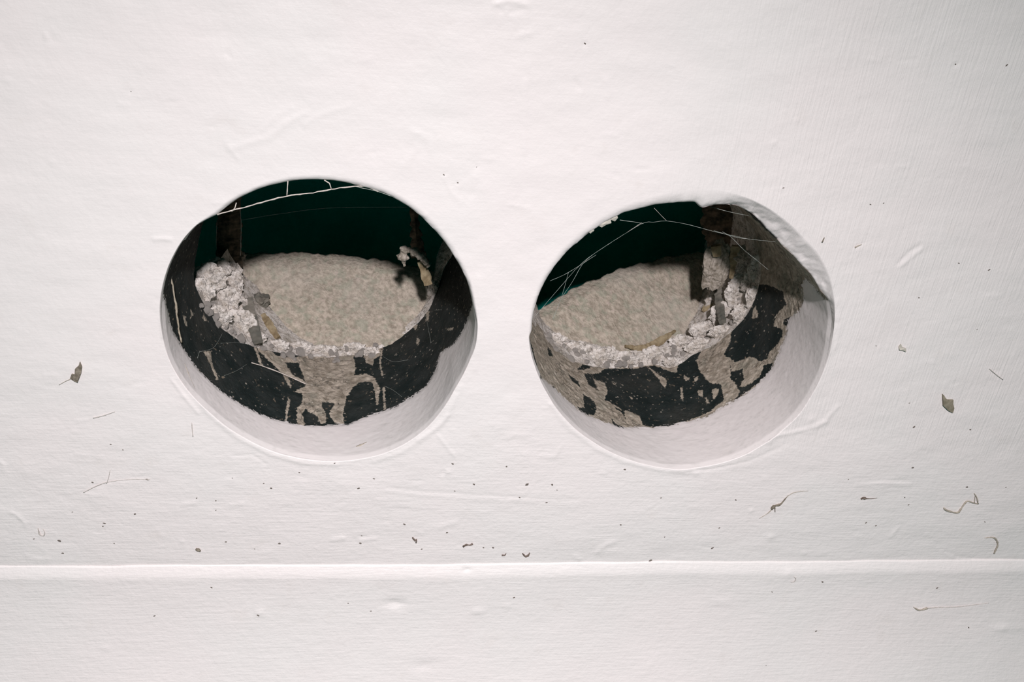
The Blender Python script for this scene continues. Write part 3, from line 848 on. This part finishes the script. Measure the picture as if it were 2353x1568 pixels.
def build_board(H):
    c = H['c']
    tp = np.array(H['board_shade_cut'], float)
    d0, ax, az = H['back']
    Q = on_board(H, tp[:, 0], tp[:, 1])[:, [0, 2]]
    nx, nz = 190, 150
    xs = np.linspace(c[0] - 0.0535, c[0] + 0.0535, nx)
    top = np.interp(xs, Q[:, 0], Q[:, 1]) + 0.0007 * fbm(xs, 0, 0, 300, 3, 50)
    bot = c[1] - 0.0535
    f = np.linspace(0, 1, nz)
    Z = bot + (top[:, None] - bot) * f[None]
    X = np.repeat(xs[:, None], nz, 1)
    Y = plane_y(H, X, Z)
    Y = Y - 0.0010 * fbm(X, 0, Z, 260, 4, 51) - 0.0012 * fbm(X, 0, Z, 50, 2, 52)
    dz = top[:, None] - Z
    Y = Y + 0.004 * np.clip(1 - dz / 0.003, 0, 1) ** 2          # rounded top softens the built-in shadow edge
    P = np.stack([X, Y, Z], -1)
    back = P[:, -1:, :] + np.array([0, 0.003, -0.012])
    back2 = P[:, :1, :] + np.array([0, 0.02, 0.0])
    P = np.concatenate([back2, P, back], 1)
    return mesh_np('fibre_board', P.reshape(-1, 3), grid_faces(nx, nz + 2))

for H in HOLES:
    nm = {'left': 'in the left hole', 'right': 'in the right hole', 'edge': 'in the hole at the left edge of the picture'}[H['name']]
    bore = obj('bore_lining', build_bore(H), M['lining'], wall)
    if H['name'] == 'edge':
        continue
    obj('plaster_rim', build_ring(H), M['plaster'], bore)
    H['board'] = obj('fibre_board', build_board(H), M['board'],
        label='grey rough fibrous board seen through the %s hole' % H['name'], cat='board', group='fibrous boards behind the holes')

# ------------------------------------------------------------------ small pieces
import bmesh
def ico(sub):
    bm = bmesh.new()
    bmesh.ops.create_icosphere(bm, subdivisions=sub, radius=1.0)
    V = np.array([v.co[:] for v in bm.verts]); F = np.array([[v.index for v in f.verts] for f in bm.faces])
    bm.free()
    return V, F
def lump_mesh(name, rx, ry, rz, seed, sub=3, amp=0.35, freq=1.6, smooth=False):
    V, F = ico(sub)
    k = 1 + amp * fbm(V[:, 0] + seed * 3.1, V[:, 1], V[:, 2], freq, 4, seed, 0.6)
    return mesh_np(name, V * k[:, None] * np.array([rx, ry, rz]), F, smooth)
def bore_point(H, px, py, lift=0.0, ymax=0.16):
    """where the sight line through a pixel meets the bore wall"""
    ys = np.linspace(0.002, ymax, 900)
    d = ray(np.array(float(px)), np.array(float(py)))
    pts = CAM[None] + d[None] * ((ys - CAM[1]) / d[1])[:, None]
    q = pts[:, [0, 2]] - H['c']
    t = np.arctan2(q[:, 1], q[:, 0])
    e = np.hypot(q[:, 0], q[:, 1]) - H['rT'](t)
    k = int(np.argmin(np.abs(e)))
    p = pts[k].copy()
    p[0] -= lift * math.cos(t[k]); p[2] -= lift * math.sin(t[k])
    return p
def wall_point(px, py, lift=0.0):
    p = at(np.array(float(px)), np.array(float(py)))
    if p[2] > LEDGE:
        h = relief(np.array([p[0]]), np.array([p[2]]))[0]
        p[1] = -h - lift
        return p
    # on the skirting: find the profile depth
    for _ in range(4):
        y = trim_y(p[0], p[2])
        p = at(np.array(float(px)), np.array(float(py)), y)
    p[1] -= lift
    return p
_tv = np.array([v.co[:] for v in trim.data.vertices])
def trim_y(x, z):
    k = np.argmin((_tv[:, 0] - x) ** 2 + (_tv[:, 2] - z) ** 2)
    return float(_tv[k, 1])
def put(name, V, F, mat, parent=None, smooth=True, **kw):
    me = mesh_np(name, V, F, smooth)
    c = centre_mesh(me)
    o = obj(name, me, mat, parent, **kw)
    o.location = c
    return o
def slab(front, thick, direction=(0, 1, 0)):
    """closed plate: front outline (n,3), pushed back along direction"""
    Fp = np.asarray(front, float); n = len(Fp)
    Bp = Fp + np.asarray(direction, float) * thick
    cF, cB = Fp.mean(0), Bp.mean(0)
    cF = cF - np.asarray(direction, float) * thick * 0.35
    V = np.vstack([Fp, Bp, [cF], [cB]])
    i = np.arange(n); j = (i + 1) % n
    tri = np.concatenate([np.stack([i, j, np.full(n, 2 * n)], -1), np.stack([j + n, i + n, np.full(n, 2 * n + 1)], -1)])
    quad = np.stack([j, i, i + n, j + n], -1)
    return V, [quad, tri]
def beam(path, wid, thick, seed=0, rough=0.12):
    """flat strip along a world polyline, facing the viewer"""
    P = np.asarray(dense(path, 0.0012), float); n = len(P)
    T = np.gradient(P, axis=0); T /= np.linalg.norm(T, axis=1)[:, None]
    N = CAM - P; N -= T * (N * T).sum(1)[:, None]; N /= np.linalg.norm(N, axis=1)[:, None]
    S = np.cross(T, N)
    rs = np.random.RandomState(seed)
    w = np.interp(np.linspace(0, 1, n), np.linspace(0, 1, len(wid)), wid) * (1 + rough * rs.uniform(-1, 1, n)) / 2
    V = np.concatenate([P - S * w[:, None], P + S * w[:, None], P + S * w[:, None] * 0.9 - N * thick, P - S * w[:, None] * 0.9 - N * thick,
                        P + N * thick * 0.3 * (1 + rs.uniform(-.6, .6, n))[:, None]])
    i = np.arange(n - 1)
    q = []
    for a, b in ((0, 4), (4, 1), (1, 2), (2, 3), (3, 0)):
        q.append(np.stack([a * n + i, b * n + i, b * n + i + 1, a * n + i + 1], -1))
    caps = []
    for e in (0, n - 1):
        caps.append([[0 * n + e, 4 * n + e, 3 * n + e], [4 * n + e, 1 * n + e, 2 * n + e], [4 * n + e, 2 * n + e, 3 * n + e]])
    return V, [np.concatenate(q), np.concatenate(caps)]
def A3(pts, y):
    return [at(np.array(float(a)), np.array(float(b)), y if not isinstance(y, (list, tuple)) else y[i]) for i, (a, b) in enumerate(pts)]

HL, HR = HOLES[0], HOLES[1]
bores = [o for o in wall.children]
bore_of = {'left': bores[0], 'right': bores[1]}
S9 = 0.000183            # metres per pixel at the rear lip

def surf_point(H, px, py, lift=0.0):
    """first thing the sight line meets inside a hole: bore wall, plaster lip or board"""
    th, rE, rB, yE, yB = H['ring']
    ys = np.linspace(0.004, 0.13, 2200)
    d = ray(np.array(float(px)), np.array(float(py)))
    pts = CAM[None] + d[None] * ((ys - CAM[1]) / d[1])[:, None]
    q = pts[:, [0, 2]] - H['c']
    t = np.arctan2(q[:, 1], q[:, 0]); r = np.hypot(q[:, 0], q[:, 1])
    ip = lambda v: np.interp(t, th, v, period=2 * math.pi)
    e, b = ip(yE), ip(yB)
    f = np.clip((ys - e) / np.maximum(b - e, 1e-4), 0, 1)
    hit = np.where(ys < e, r >= H['rT'](t), (r >= ip(rE) + (ip(rB) - ip(rE)) * f) & (ys <= b + 0.001))
    hit |= ys >= plane_y(H, pts[:, 0], pts[:, 2])
    k = int(np.argmax(hit)) if hit.any() else len(ys) - 1
    u = (CAM - pts[k]) / np.linalg.norm(CAM - pts[k])
    return pts[k] + u * lift
def ring_point(H, px, py, lift=0.0):
    return surf_point(H, px, py, lift)
# plaster lumps: (hole, px, py, half width, half height, depth)
LUMPS = [('right', 1736, 618, 16, 30, 0), ('right', 1730, 682, 16, 24, 0), ('right', 1704, 722, 24, 20, 0), ('right', 1658, 764, 28, 16, 0), ('right', 1612, 790, 22, 14, 0),
         ('left', 468, 668, 20, 24, 0), ('left', 500, 730, 26, 22, 0), ('left', 534, 655, 24, 30, 0), ('left', 556, 712, 22, 26, 0),
         ('left', 536, 625, 18, 22, 0), ('right', 1640, 690, 22, 22, 0), ('right', 1722, 650, 20, 24, 0), ('right', 1690, 635, 18, 22, 0), ('right', 1600, 800, 26, 16, 0),
         ('left', 482, 640, 30, 30, .087), ('left', 512, 690, 33, 34, .086), ('left', 545, 742, 34, 28, .083), ('left', 505, 615, 24, 20, .091),
         ('left', 583, 775, 24, 15, .083), ('left', 690, 800, 26, 14, .088), ('left', 745, 806, 30, 12, .088), ('left', 815, 800, 26, 13, .086),
         ('left', 855, 812, 18, 13, .082), ('left', 640, 795, 22, 12, .086), ('left', 996, 668, 13, 22, .090),
         ('right', 1718, 610, 26, 34, .088), ('right', 1703, 668, 36, 40, .086), ('right', 1668, 722, 36, 28, .084), ('right', 1622, 762, 36, 24, .083),
         ('right', 1570, 790, 36, 22, .082), ('right', 1510, 815, 40, 20, .082), ('right', 1445, 824, 38, 18, .081), ('right', 1385, 818, 36, 19, .083),
         ('right', 1325, 802, 32, 17, .086), ('right', 1275, 780, 26, 14, .090), ('right', 1545, 835, 22, 14, .080)]
for i, (hn, px, py, a, b, y) in enumerate(LUMPS):
    me = lump_mesh('plaster_lump', a * S9, 0.0018, b * S9 * 1.05, i + 3, 4, 0.6, 2.6)
    o = obj('plaster_lump', me, M['plaster'], bore_of[hn])
    HH = HL if hn == 'left' else HR
    o.location = Vector(ring_point(HH, px, py, 0.0008).tolist())
# crumbs along the lip
crumbs = [lump_mesh('plaster_crumb', 1, 1, 1, 60 + k, 2, 0.5, 1.5) for k in range(4)]
for m_ in crumbs: m_.materials.append(M['plaster'])
rc = np.random.RandomState(3)
for hn, band in (('left', [(470, 690), (520, 752), (590, 793), (660, 808), (740, 818), (820, 812), (880, 800)]),
                 ('right', [(1262, 782), (1330, 815), (1400, 828), (1480, 828), (1560, 810), (1620, 770), (1680, 720), (1715, 660)])):
    B_ = np.array(dense(band, 12.0))
    for k in range(46):
        p = B_[rc.randint(len(B_))] + rc.uniform(-16, 16, 2)
        w = ring_point(HL if hn == 'left' else HR, p[0], p[1], 0.0012)
        o = obj('plaster_crumb', crumbs[k % 4], None, bore_of[hn])
        r_ = rc.uniform(4, 10) * S9
        o.scale = (r_ * rc.uniform(.8, 1.4), r_, r_ * rc.uniform(.7, 1.1))
        o.rotation_euler = rc.uniform(0, 6, 3)
        o.location = Vector(w.tolist())

# strips, slivers and laths lodged at the back
def strip(name, pts, y, wid_px, thick, mat, label, cat, seed=0, rough=0.12, sc_=S9, H=None, lift=0.002):
    V, F = beam(A3(pts, y) if H is None else [surf_point(H, a, b, lift) for a, b in pts], [w * sc_ for w in wid_px], thick, seed, rough)
    return put(name, V, F, mat, smooth=False, label=label, cat=cat)
strip('grey_strip', [(566, 686), (576, 725), (592, 784)], [.086, .084, .080], [26, 25, 20], .0015, M['strip'],
      'flat grey strip stuck in the plaster inside the left hole', 'strip', 1, H=HL, lift=.0095)
strip('wood_sliver', [(604, 722), (618, 748), (638, 776)], [.093, .091, .089], [12, 24, 12], .0015, M['wood'],
      'yellowish wood sliver beside the grey strip in the left hole', 'sliver', 2, 0.25, H=HL, lift=.0022)
strip('wooden_stick', [(967, 600), (976, 625), (984, 655)], [.060, .060, .060], [15, 18, 20], .002, M['wood'],
      'pale yellow stick upright at the right side inside the left hole', 'stick', 3, 0.2)
strip('grey_strip', [(1648, 645), (1652, 690), (1660, 738)], [.080, .080, .079], [16, 20, 17], .0015, M['strip'],
      'flat grey strip stuck in the plaster inside the right hole', 'strip', 4, H=HR, lift=.0115)
strip('wood_sliver', [(1615, 716), (1626, 703), (1640, 690)], [.089, .088, .087], [8, 18, 10], .0015, M['wood'],
      'small brown wood sliver left of the grey strip in the right hole', 'sliver', 5, 0.3, H=HR, lift=.0022)
strip('wood_sliver', [(1438, 796), (1480, 801), (1515, 785), (1552, 760)], [.083, .082, .083, .084], [6, 20, 18, 6], .0015, M['wood'],
      'long orange brown wood sliver lying on the plaster in the right hole', 'sliver', 6, 0.2, H=HR, lift=.0022)
strip('wood_sliver', [(1690, 566), (1686, 600), (1680, 640)], [.071, .071, .071], [20, 16, 8], .0015, M['wood'],
      'olive yellow wood sliver beside the white plaster in the right hole', 'sliver', 7, 0.25)
strip('wood_sliver', [(1645, 566), (1648, 590)], [.0695, .0695], [18, 16], .0015, M['wood'],
      'short yellow wood sliver at the top of the grey dust column in the right hole', 'sliver', 8, 0.25)
strip('lath', [(528, 440), (527, 520), (526, 612)], [.098, .098, .098], [50, 52, 54], .003, M['lath_brown'],
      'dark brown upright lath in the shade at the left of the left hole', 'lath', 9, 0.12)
strip('lath', [(950, 470), (955, 530), (962, 592)], [.098, .098, .098], [16, 22, 30], .003, M['lath_brown'],
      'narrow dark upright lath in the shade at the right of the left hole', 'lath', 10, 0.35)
strip('lath', [(1655, 455), (1655, 510), (1660, 575)], [.104, .104, .104], [84, 86, 70], .003, M['lath_brown'],
      'broad dark brown upright lath at the top of the right hole', 'lath', 11, 0.12)

# dust clumps
def clump(name, px, py, y, a, b, label, seed, amp=0.8, sub=4, mat='fluff', depth=0.003, H=None):
    me = lump_mesh(name, a * S9, depth, b * S9, seed, sub, amp, 2.4)
    o = obj(name, me, M[mat], label=label, cat='dust clump')
    o.location = Vector((at(np.array(float(px)), np.array(float(py)), y) if H is None else surf_point(H, px, py, 0.001)).tolist())
    return o
clump('dust_clump', 533, 600, .090, 30, 32, 'ragged grey dust clump at the foot of the brown lath in the left hole', 81, H=HL)
clump('dust_clump', 596, 690, .092, 20, 14, 'small dark tuft of dust above the grey strip in the left hole', 82, 1.0, 3, 'strip', .003, H=HL)
clump('dust_clump', 1646, 606, .074, 29, 58, 'tall grey dust column at the top of the right hole', 83, 0.6)
clump('dust_clump', 1700, 585, .072, 16, 18, 'grey crumb clump above the white plaster in the right hole', 84, 0.7, 3)
def hanging(pts, y, w, label, mat='fluff', seed=0):
    P = np.array(dense(A3(pts, y), 0.0007))
    n = len(P)
    V, F = tube(P, np.interp(np.linspace(0, 1, n), np.linspace(0, 1, len(w)), w) * S9, 8, 0.45, seed)
    V += 0.0006 * np.stack([fbm(V[:, 0], V[:, 1], V[:, 2], 700, 3, 91 + k) for k in range(3)], -1)
    return put('dust_strand', V, F, M[mat], smooth=False, label=label, cat='dust')
hanging([(985, 612), (970, 592), (945, 576), (920, 570)], .056, [5, 10, 9, 3], 'hooked ragged strand of grey dust at the right of the left hole', seed=2)
hanging([(932, 572), (926, 590), (930, 612)], .056, [7, 10, 3], 'short dangling tuft of grey dust at the right of the left hole', seed=3)

# ------------------------------------------------------------------ cobwebs
def web(label, strands):
    e = obj('cobweb', None, None, label=label, cat='cobweb', group='cobwebs across the holes')
    c0 = None
    for si, (pts, y, r, mat) in enumerate(strands):
        P = np.array(dense(A3(pts, y), 0.0012))
        if c0 is None:
            c0 = P[0]; e.location = Vector(c0.tolist())
        rs = np.random.RandomState(len(P))
        P = P + rs.uniform(-1, 1, P.shape) * r * 0.5
        V, F = tube(P, r, 5, 0.35, len(P))
        o = put('main_strand' if si == 0 else 'side_thread', V - c0, F, M[mat], e)
    return e
r1 = 0.00005
web('thick dusty cobweb strand slung across the top of the left hole',
    [([(499, 493), (560, 477), (610, 463), (660, 451), (720, 443), (770, 434), (815, 428), (845, 430), (868, 440)], .0012, .00020, 'silk'),
     ([(543, 466), (540, 478), (533, 486)], .0012, .00014, 'silk'), ([(661, 417), (659, 450)], .0012, .00014, 'silk'),
     ([(745, 414), (757, 422), (762, 434)], .0012, .00018, 'silk'), ([(815, 428), (870, 441), (900, 452)], .0011, .00010, 'silkdim')])
web('fine cobweb thread hanging in front of the brown lath in the left hole',
    [([(552, 478), (554, 530), (552, 588)], .090, .00016, 'silk'), ([(498, 505), (497, 560), (500, 590)], .090, .00010, 'silkdim'),
     ([(555, 506), (640, 492), (760, 478), (935, 476)], .06, .00008, 'silkdim')])
web('tan thread hanging upright at the left edge of the left hole',
    [([(394, 640), (402, 690), (409, 740), (416, 788)], .012, .00033, 'thread')])
def bweb(H, label, strands, r=r1, mat='silk', lift=0.0006):
    e = obj('cobweb', None, None, label=label, cat='cobweb', group='cobwebs across the holes')
    c0 = None
    for si, pts in enumerate(strands):
        P = np.array(dense([bore_point(H, a, b, lift) for a, b in pts], 0.0012))
        if c0 is None:
            c0 = P[0]; e.location = Vector(c0.tolist())
        V, F = tube(P, r, 5, 0.3, len(P))
        put('main_strand' if si == 0 else 'side_thread', V - c0, F, M[mat], e)
bweb(HL, 'pale fibre lying across the black lower part of the left hole', [[(574, 838), (600, 846), (640, 861), (702, 888)]], .00022, 'silk', .001)
bweb(HL, 'faint web threads on the black left side of the left hole',
     [[(508, 768), (496, 790), (484, 803), (456, 810)], [(504, 791), (540, 790), (570, 794)], [(512, 866), (540, 855), (566, 839)], [(456, 806), (450, 825)]], .00005, 'silkdim')
bweb(HL, 'faint web threads on the black right side of the left hole',
     [[(880, 822), (905, 834), (940, 830)], [(884, 890), (905, 900), (925, 915)], [(980, 724), (985, 750), (993, 790)], [(1000, 715), (1018, 714)]], .00005, 'silkdim')
web('branching cobweb spun across the top left of the right hole',
    [([(1229, 728), (1270, 680), (1330, 612), (1370, 580), (1440, 535), (1480, 512), (1500, 511), (1531, 508), (1580, 516), (1640, 532), (1690, 543), (1722, 550)], .0045, r1, 'silkdim'),
     ([(1264, 646), (1305, 627), (1370, 586)], .0045, .00005, 'silkdim'), ([(1306, 626), (1300, 650), (1288, 690), (1270, 735)], .0045, .00005, 'silkdim'),
     ([(1288, 688), (1315, 648), (1345, 600), (1400, 560)], .0045, .00005, 'silkdim'), ([(1424, 506), (1455, 510), (1478, 514)], .0045, .00008, 'silkdim'),
     ([(1503, 478), (1518, 494), (1532, 508)], .0045, .00005, 'silk'), ([(1440, 535), (1465, 518), (1475, 512)], .004, .00005, 'silk')])
web('straight cobweb threads across the top right of the right hole',
    [([(1632, 475), (1680, 488), (1732, 498)], .0075, .00005, 'silkdim'), ([(1660, 533), (1680, 545), (1710, 575), (1745, 603), (1765, 620)], .0075, .00005, 'silkdim'),
     ([(1640, 530), (1690, 545), (1725, 550), (1790, 557)], .0075, .00005, 'silkdim')])

# ------------------------------------------------------------------ things stuck to the white paint
def fibre(pts, w_px, mat, label, cat='fibre', taper=True, parent=None, on=None):
    P = [wall_point(a, b, 0.0003) if on is None else bore_point(on, a, b, 0.0004) for a, b in pts]
    P = np.array(dense(P, 0.0006)); n = len(P)
    s = mpp(*pts[0])
    w = np.interp(np.linspace(0, 1, n), np.linspace(0, 1, len(w_px)), w_px) * s / 2
    V, F = tube(P, w, 6, 0.3, n)
    if parent is not None:
        return put(label or 'strand', V - np.array(parent.location), F, M[mat], parent)
    return put('fibre', V, F, M[mat], label=label, cat=cat)
q8 = zoom(1560, 1060, 2.967); q4 = zoom(1880, 500, 3.135)
def multi(name, label, cat, parts):
    e = obj(name, None, None, label=label, cat=cat)
    p0 = parts[0][0][0]
    e.location = Vector(wall_point(*p0).tolist())
    for si, (pts, w, mat) in enumerate(parts):
        fibre(pts, w, mat, 'body' if si == 0 else 'loose_end', parent=e)
    return e
multi('hair_tuft', 'brown frayed hair tuft on the paint right of the middle, above the skirting', 'hair tuft',
      [(q8([(630, 325), (655, 302), (690, 292), (718, 260), (740, 235)]), [5, 6, 4, 3, 1.5], 'dirt'), (q8([(740, 235), (790, 210), (880, 200)]), [1.5, 1, 1], 'hair'),
       (q8([(640, 320), (605, 355), (550, 390)]), [2.5, 1.5, 1], 'hair'), (q8([(652, 310), (655, 348)]), [3, 1], 'dirt'), (q8([(645, 300), (632, 318), (634, 330)]), [4, 5, 2], 'dirt')])
multi('zigzag_fibre', 'zigzag grey brown fibre on the paint at the lower right', 'fibre',
      [(q8([(1805, 318), (1825, 335), (1895, 350), (1920, 325), (1950, 285), (1970, 272), (2010, 285), (2040, 290)]), [3, 4, 3, 4, 4, 4, 3, 2], 'hair'),
       (q8([(2038, 290), (2030, 250), (2012, 218)]), [3, 3, 2], 'hair'), (q8([(2012, 285), (2018, 240)]), [2, 1.5], 'hair')])
fibre(q8([(2080, 520), (2140, 518), (2165, 540), (2170, 575), (2158, 605), (2148, 630)]), [1, 3, 4, 4, 3, 3.5], 'hair', 'hooked brown fibre on the paint near the right edge')
multi('long_fibre', 'long thin tan fibre with a knotted end on the skirting', 'fibre',
      [(q8([(1598, 993), (1630, 1012), (1660, 1010), (1690, 1000)]), [2, 4, 4, 5], 'hair'), (q8([(1690, 1000), (1760, 996), (1900, 991), (2010, 978), (2110, 965)]), [3, 1.8, 1.5, 1.2, .8], 'faint')])
fibre(q8([(782, 785), (796, 800), (785, 820), (762, 823)]), [1, 1.5, 1.5, 1], 'faint', 'tiny pale curl of hair on the skirting just under its edge')
multi('dark_speck', 'dark seed-like speck with a thin tail on the paint at the lower right', 'speck',
      [(q8([(1238, 255), (1255, 248), (1275, 254)]), [3, 7, 3], 'dark'), (q8([(1272, 253), (1310, 253), (1350, 249)]), [2.5, 1.5, .8], 'dark')])
fibre(q4([(1230, 1088), (1280, 1130), (1330, 1168)]), [1, 1.5, 1.5], 'faint', 'faint straight hair on the paint near the right edge')
fibre(q4([(262, 214), (285, 203), (312, 193)]), [3, 2.2, 1], 'hair', 'short dark bristle on the paint right of the right hole')
fibre([(214, 961), (238, 955), (264, 946)], [2, 1.6, 1.2], 'faint', 'short straight hair on the paint left of the left hole')
fibre([(441, 971), (442, 985), (444, 1002)], [1.2, 2, 2], 'faint', 'short upright hair on the paint below the left hole')
fibre([(421, 836), (438, 879), (456, 918), (469, 940), (492, 965)], [1.5, 2, 2.5, 2, 1], 'hair', 'dark hair lying on the white rim inside the left hole', on=HL)
fibre([(819, 1029), (830, 1026), (843, 1019)], [3, 7, 3], 'hair', 'small grey smear on the white lower rim of the left hole', 'smear', on=HL)
fibre([(1064, 1256), (1072, 1252), (1080, 1253), (1086, 1250)], [4, 5, 3, 5], 'dark', 'dark double speck above the skirting in the middle', 'speck')
fibre([(1200, 1271), (1208, 1279), (1214, 1276), (1217, 1270)], [2, 4, 4, 2], 'dark', 'dark hook-shaped crumb on the skirting line in the middle', 'speck')
fibre([(1153, 1276), (1160, 1276), (1163, 1272)], [4, 3, 2], 'dark', 'small dark tick-shaped speck left of the hooked crumb', 'speck')
fibre([(948, 1236), (954, 1243), (958, 1240), (956, 1248)], [3, 5, 3, 3], 'dark', 'reddish brown three-cornered speck below the left hole', 'speck')
fibre([(88, 1214), (92, 1228), (101, 1231), (103, 1222), (99, 1216)], [2, 3, 3, 2, 1.5], 'faint', 'small ring-shaped dirt mark at the lower left', 'mark')
fibre([(450, 1261), (456, 1263), (461, 1266)], [5, 8, 5], 'dirt', 'oval grey speck above the skirting left of the middle', 'speck')
fibre([(245, 1112), (250, 1096), (253, 1080)], [1, 1.2, 1], 'faint', 'fine upright hair at the lower left', 'fibre')
fibre([(192, 1132), (220, 1118), (250, 1108), (300, 1102), (345, 1102)], [1.5, 1.5, 1, 1, 1], 'faint', 'fine long curved hair at the lower left', 'fibre')

def flake(pts, mat, label, cat='flake', thick=0.0006, tilt=0.0005):
    P = np.array([wall_point(a, b, 0.0004) for a, b in pts])
    P[:, 1] = P[:, 1].min() - tilt * np.linspace(0, 1, len(P))
    V, F = slab(P, thick)
    return put('paint_flake', V, F, M[mat], smooth=False, label=label, cat=cat)
flake(q4([(892, 1270), (905, 1280), (910, 1300), (935, 1312), (970, 1312), (968, 1340), (975, 1370), (965, 1404), (930, 1385), (895, 1350), (893, 1310)]), 'chip',
      'olive grey diamond-shaped flake stuck to the paint at the right')
flake(q4([(580, 932), (596, 912), (605, 935), (630, 942), (630, 965), (610, 955), (582, 950)]), 'pale', 'small pale grey flake on the paint right of the right hole')
flake([(162, 868), (166, 858), (173, 860), (174, 846), (183, 838), (185, 830), (190, 842), (188, 856), (184, 866), (180, 876), (172, 872)], 'dirt',
      'ragged grey brown insect-like crumb on the paint at the left')
fibre([(163, 870), (150, 876), (136, 884)], [1.5, 1, .8], 'hair', 'thin leg-like hair beside the ragged crumb at the left')
fibre([(1888, 556), (1893, 545)], [3, 2], 'dirt', 'tiny dark nick beside the right hole', 'speck')

SPECKS = [(338,1103,5),(212,1110,4),(310,1182,5),(239,1204,5),(236,1211,3),(136,1244,6),(78,1239,3),(144,1272,4),(642,1250,5),(585,1262,3),(519,1246,4),
 (496,1151,4),(496,1173,3),(452,1145,2.5),(534,1099,3),(606,1111,3),(623,1122,4),(688,1086,4),(769,1064,4),(355,1416,4),(262,1250,3),(166,1178,3),(593,1415,4),(486,1351,3.5),
 (859,1100,4),(824,1122,4),(1089,1114,4),(1211,1115,6),(1269,1115,4),(1045,1130,3),(1194,1145,4),(1256,1156,4),(1280,1127,3),(1040,1067,5),(1164,1073,4),(1436,1080,4),
 (1027,1225,5),(828,1250,5),(969,1263,4),(1133,1260,5),(1111,1260,4),(1495,1289,6),(1426,1206,4),(1519,1145,3),(1527,1234,3),(852,1405,3),(800,1387,3),(831,1233,3),(929,1206,4),(1181,1374,3.5),
 (1637,1260,5),(2153,1352,4),(2226,1443,3),(2286,1521,3),(1760,1530,3),(1875,1451,4),(1890,1338,4),(1774,1361,3),(2013,1209,4),(1990,1202,4),(2088,1161,4),(2079,1144,3),(2263,1200,3),
 (2311,1120,3),(2097,1075,4),(1653,1214,4),(1949,1102,3),(2222,1120,4),(1691,1150,4),(1344,100,4.5),(300,211,3),(1020,402,3.5),(1095,384,3.5),(1052,420,3.5),(2197,148,5),(2313,150,4),
 (1800,432,3),(2000,470,3),(2030,467,3),(2272,620,4),(2014,796,3),(254,1022,4),(282,1035,3),(2090,927,3),(2100,982,5),(2230,988,4),(2245,757,2.5),(2203,605,3.5),(2112,685,3)]
spk = [lump_mesh('dirt_speck', 1, 1, 1, 120 + k, 1, 0.5, 1.2, True) for k in range(3)]
spk_m = [mat_simple('speck_tone', (0.20, 0.165, 0.14), (0.36, 0.31, 0.28), 900, 0.9)]
for m_ in spk: m_.materials.append(spk_m[0])
for k, (x, y, r) in enumerate(SPECKS):
    if wall_point(x, y)[2] < LEDGE: where = 'on the skirting below the white bead'
    elif y < 500: where = 'on the white wall above the level of the holes'
    elif y < 1060: where = 'on the white wall left of the left hole' if x < 1000 else 'on the white wall right of the right hole'
    elif x < 480: where = 'on the white paint at the lower left, above the skirting'
    elif x < 1000: where = 'on the white paint below the left hole'
    elif x < 1300: where = 'on the white paint below the gap between the holes'
    elif x < 1800: where = 'on the white paint below the right hole'
    else: where = 'on the white paint at the lower right, above the skirting'
    o = obj('dirt_speck', spk[k % 3], None, label='tiny dark speck ' + where, cat='speck', group='tiny dirt specks ' + where)
    s_ = mpp(x, y) * r * 0.62
    o.scale = (s_ * rc.uniform(.9, 1.6), s_ * 0.5, s_ * rc.uniform(.6, 1.0))
    o.rotation_euler = (0, rc.uniform(-.8, .8), 0)
    o.location = Vector(wall_point(x, y, 0.0).tolist())

def shard(pts, label):
    P = np.array([at(np.array(float(a) - 5), np.array(float(b) - 7), 0.0014) for a, b in pts])
    V, F = slab(P, 0.0012)
    return put('paint_shard', V, F, M['pale'], smooth=False, label=label, cat='shard')
shard([(1408, 512), (1412, 500), (1422, 498), (1425, 508), (1418, 516)], 'small pale shard at the upper left edge of the right hole, uppermost')
shard([(1372, 528), (1384, 518), (1396, 512), (1408, 511), (1410, 520), (1398, 524), (1388, 530), (1382, 527)], 'long pale shard at the upper left edge of the right hole, middle')
shard([(1358, 541), (1364, 532), (1371, 531), (1370, 538), (1362, 544)], 'tiny pale shard at the upper left edge of the right hole, lowest')
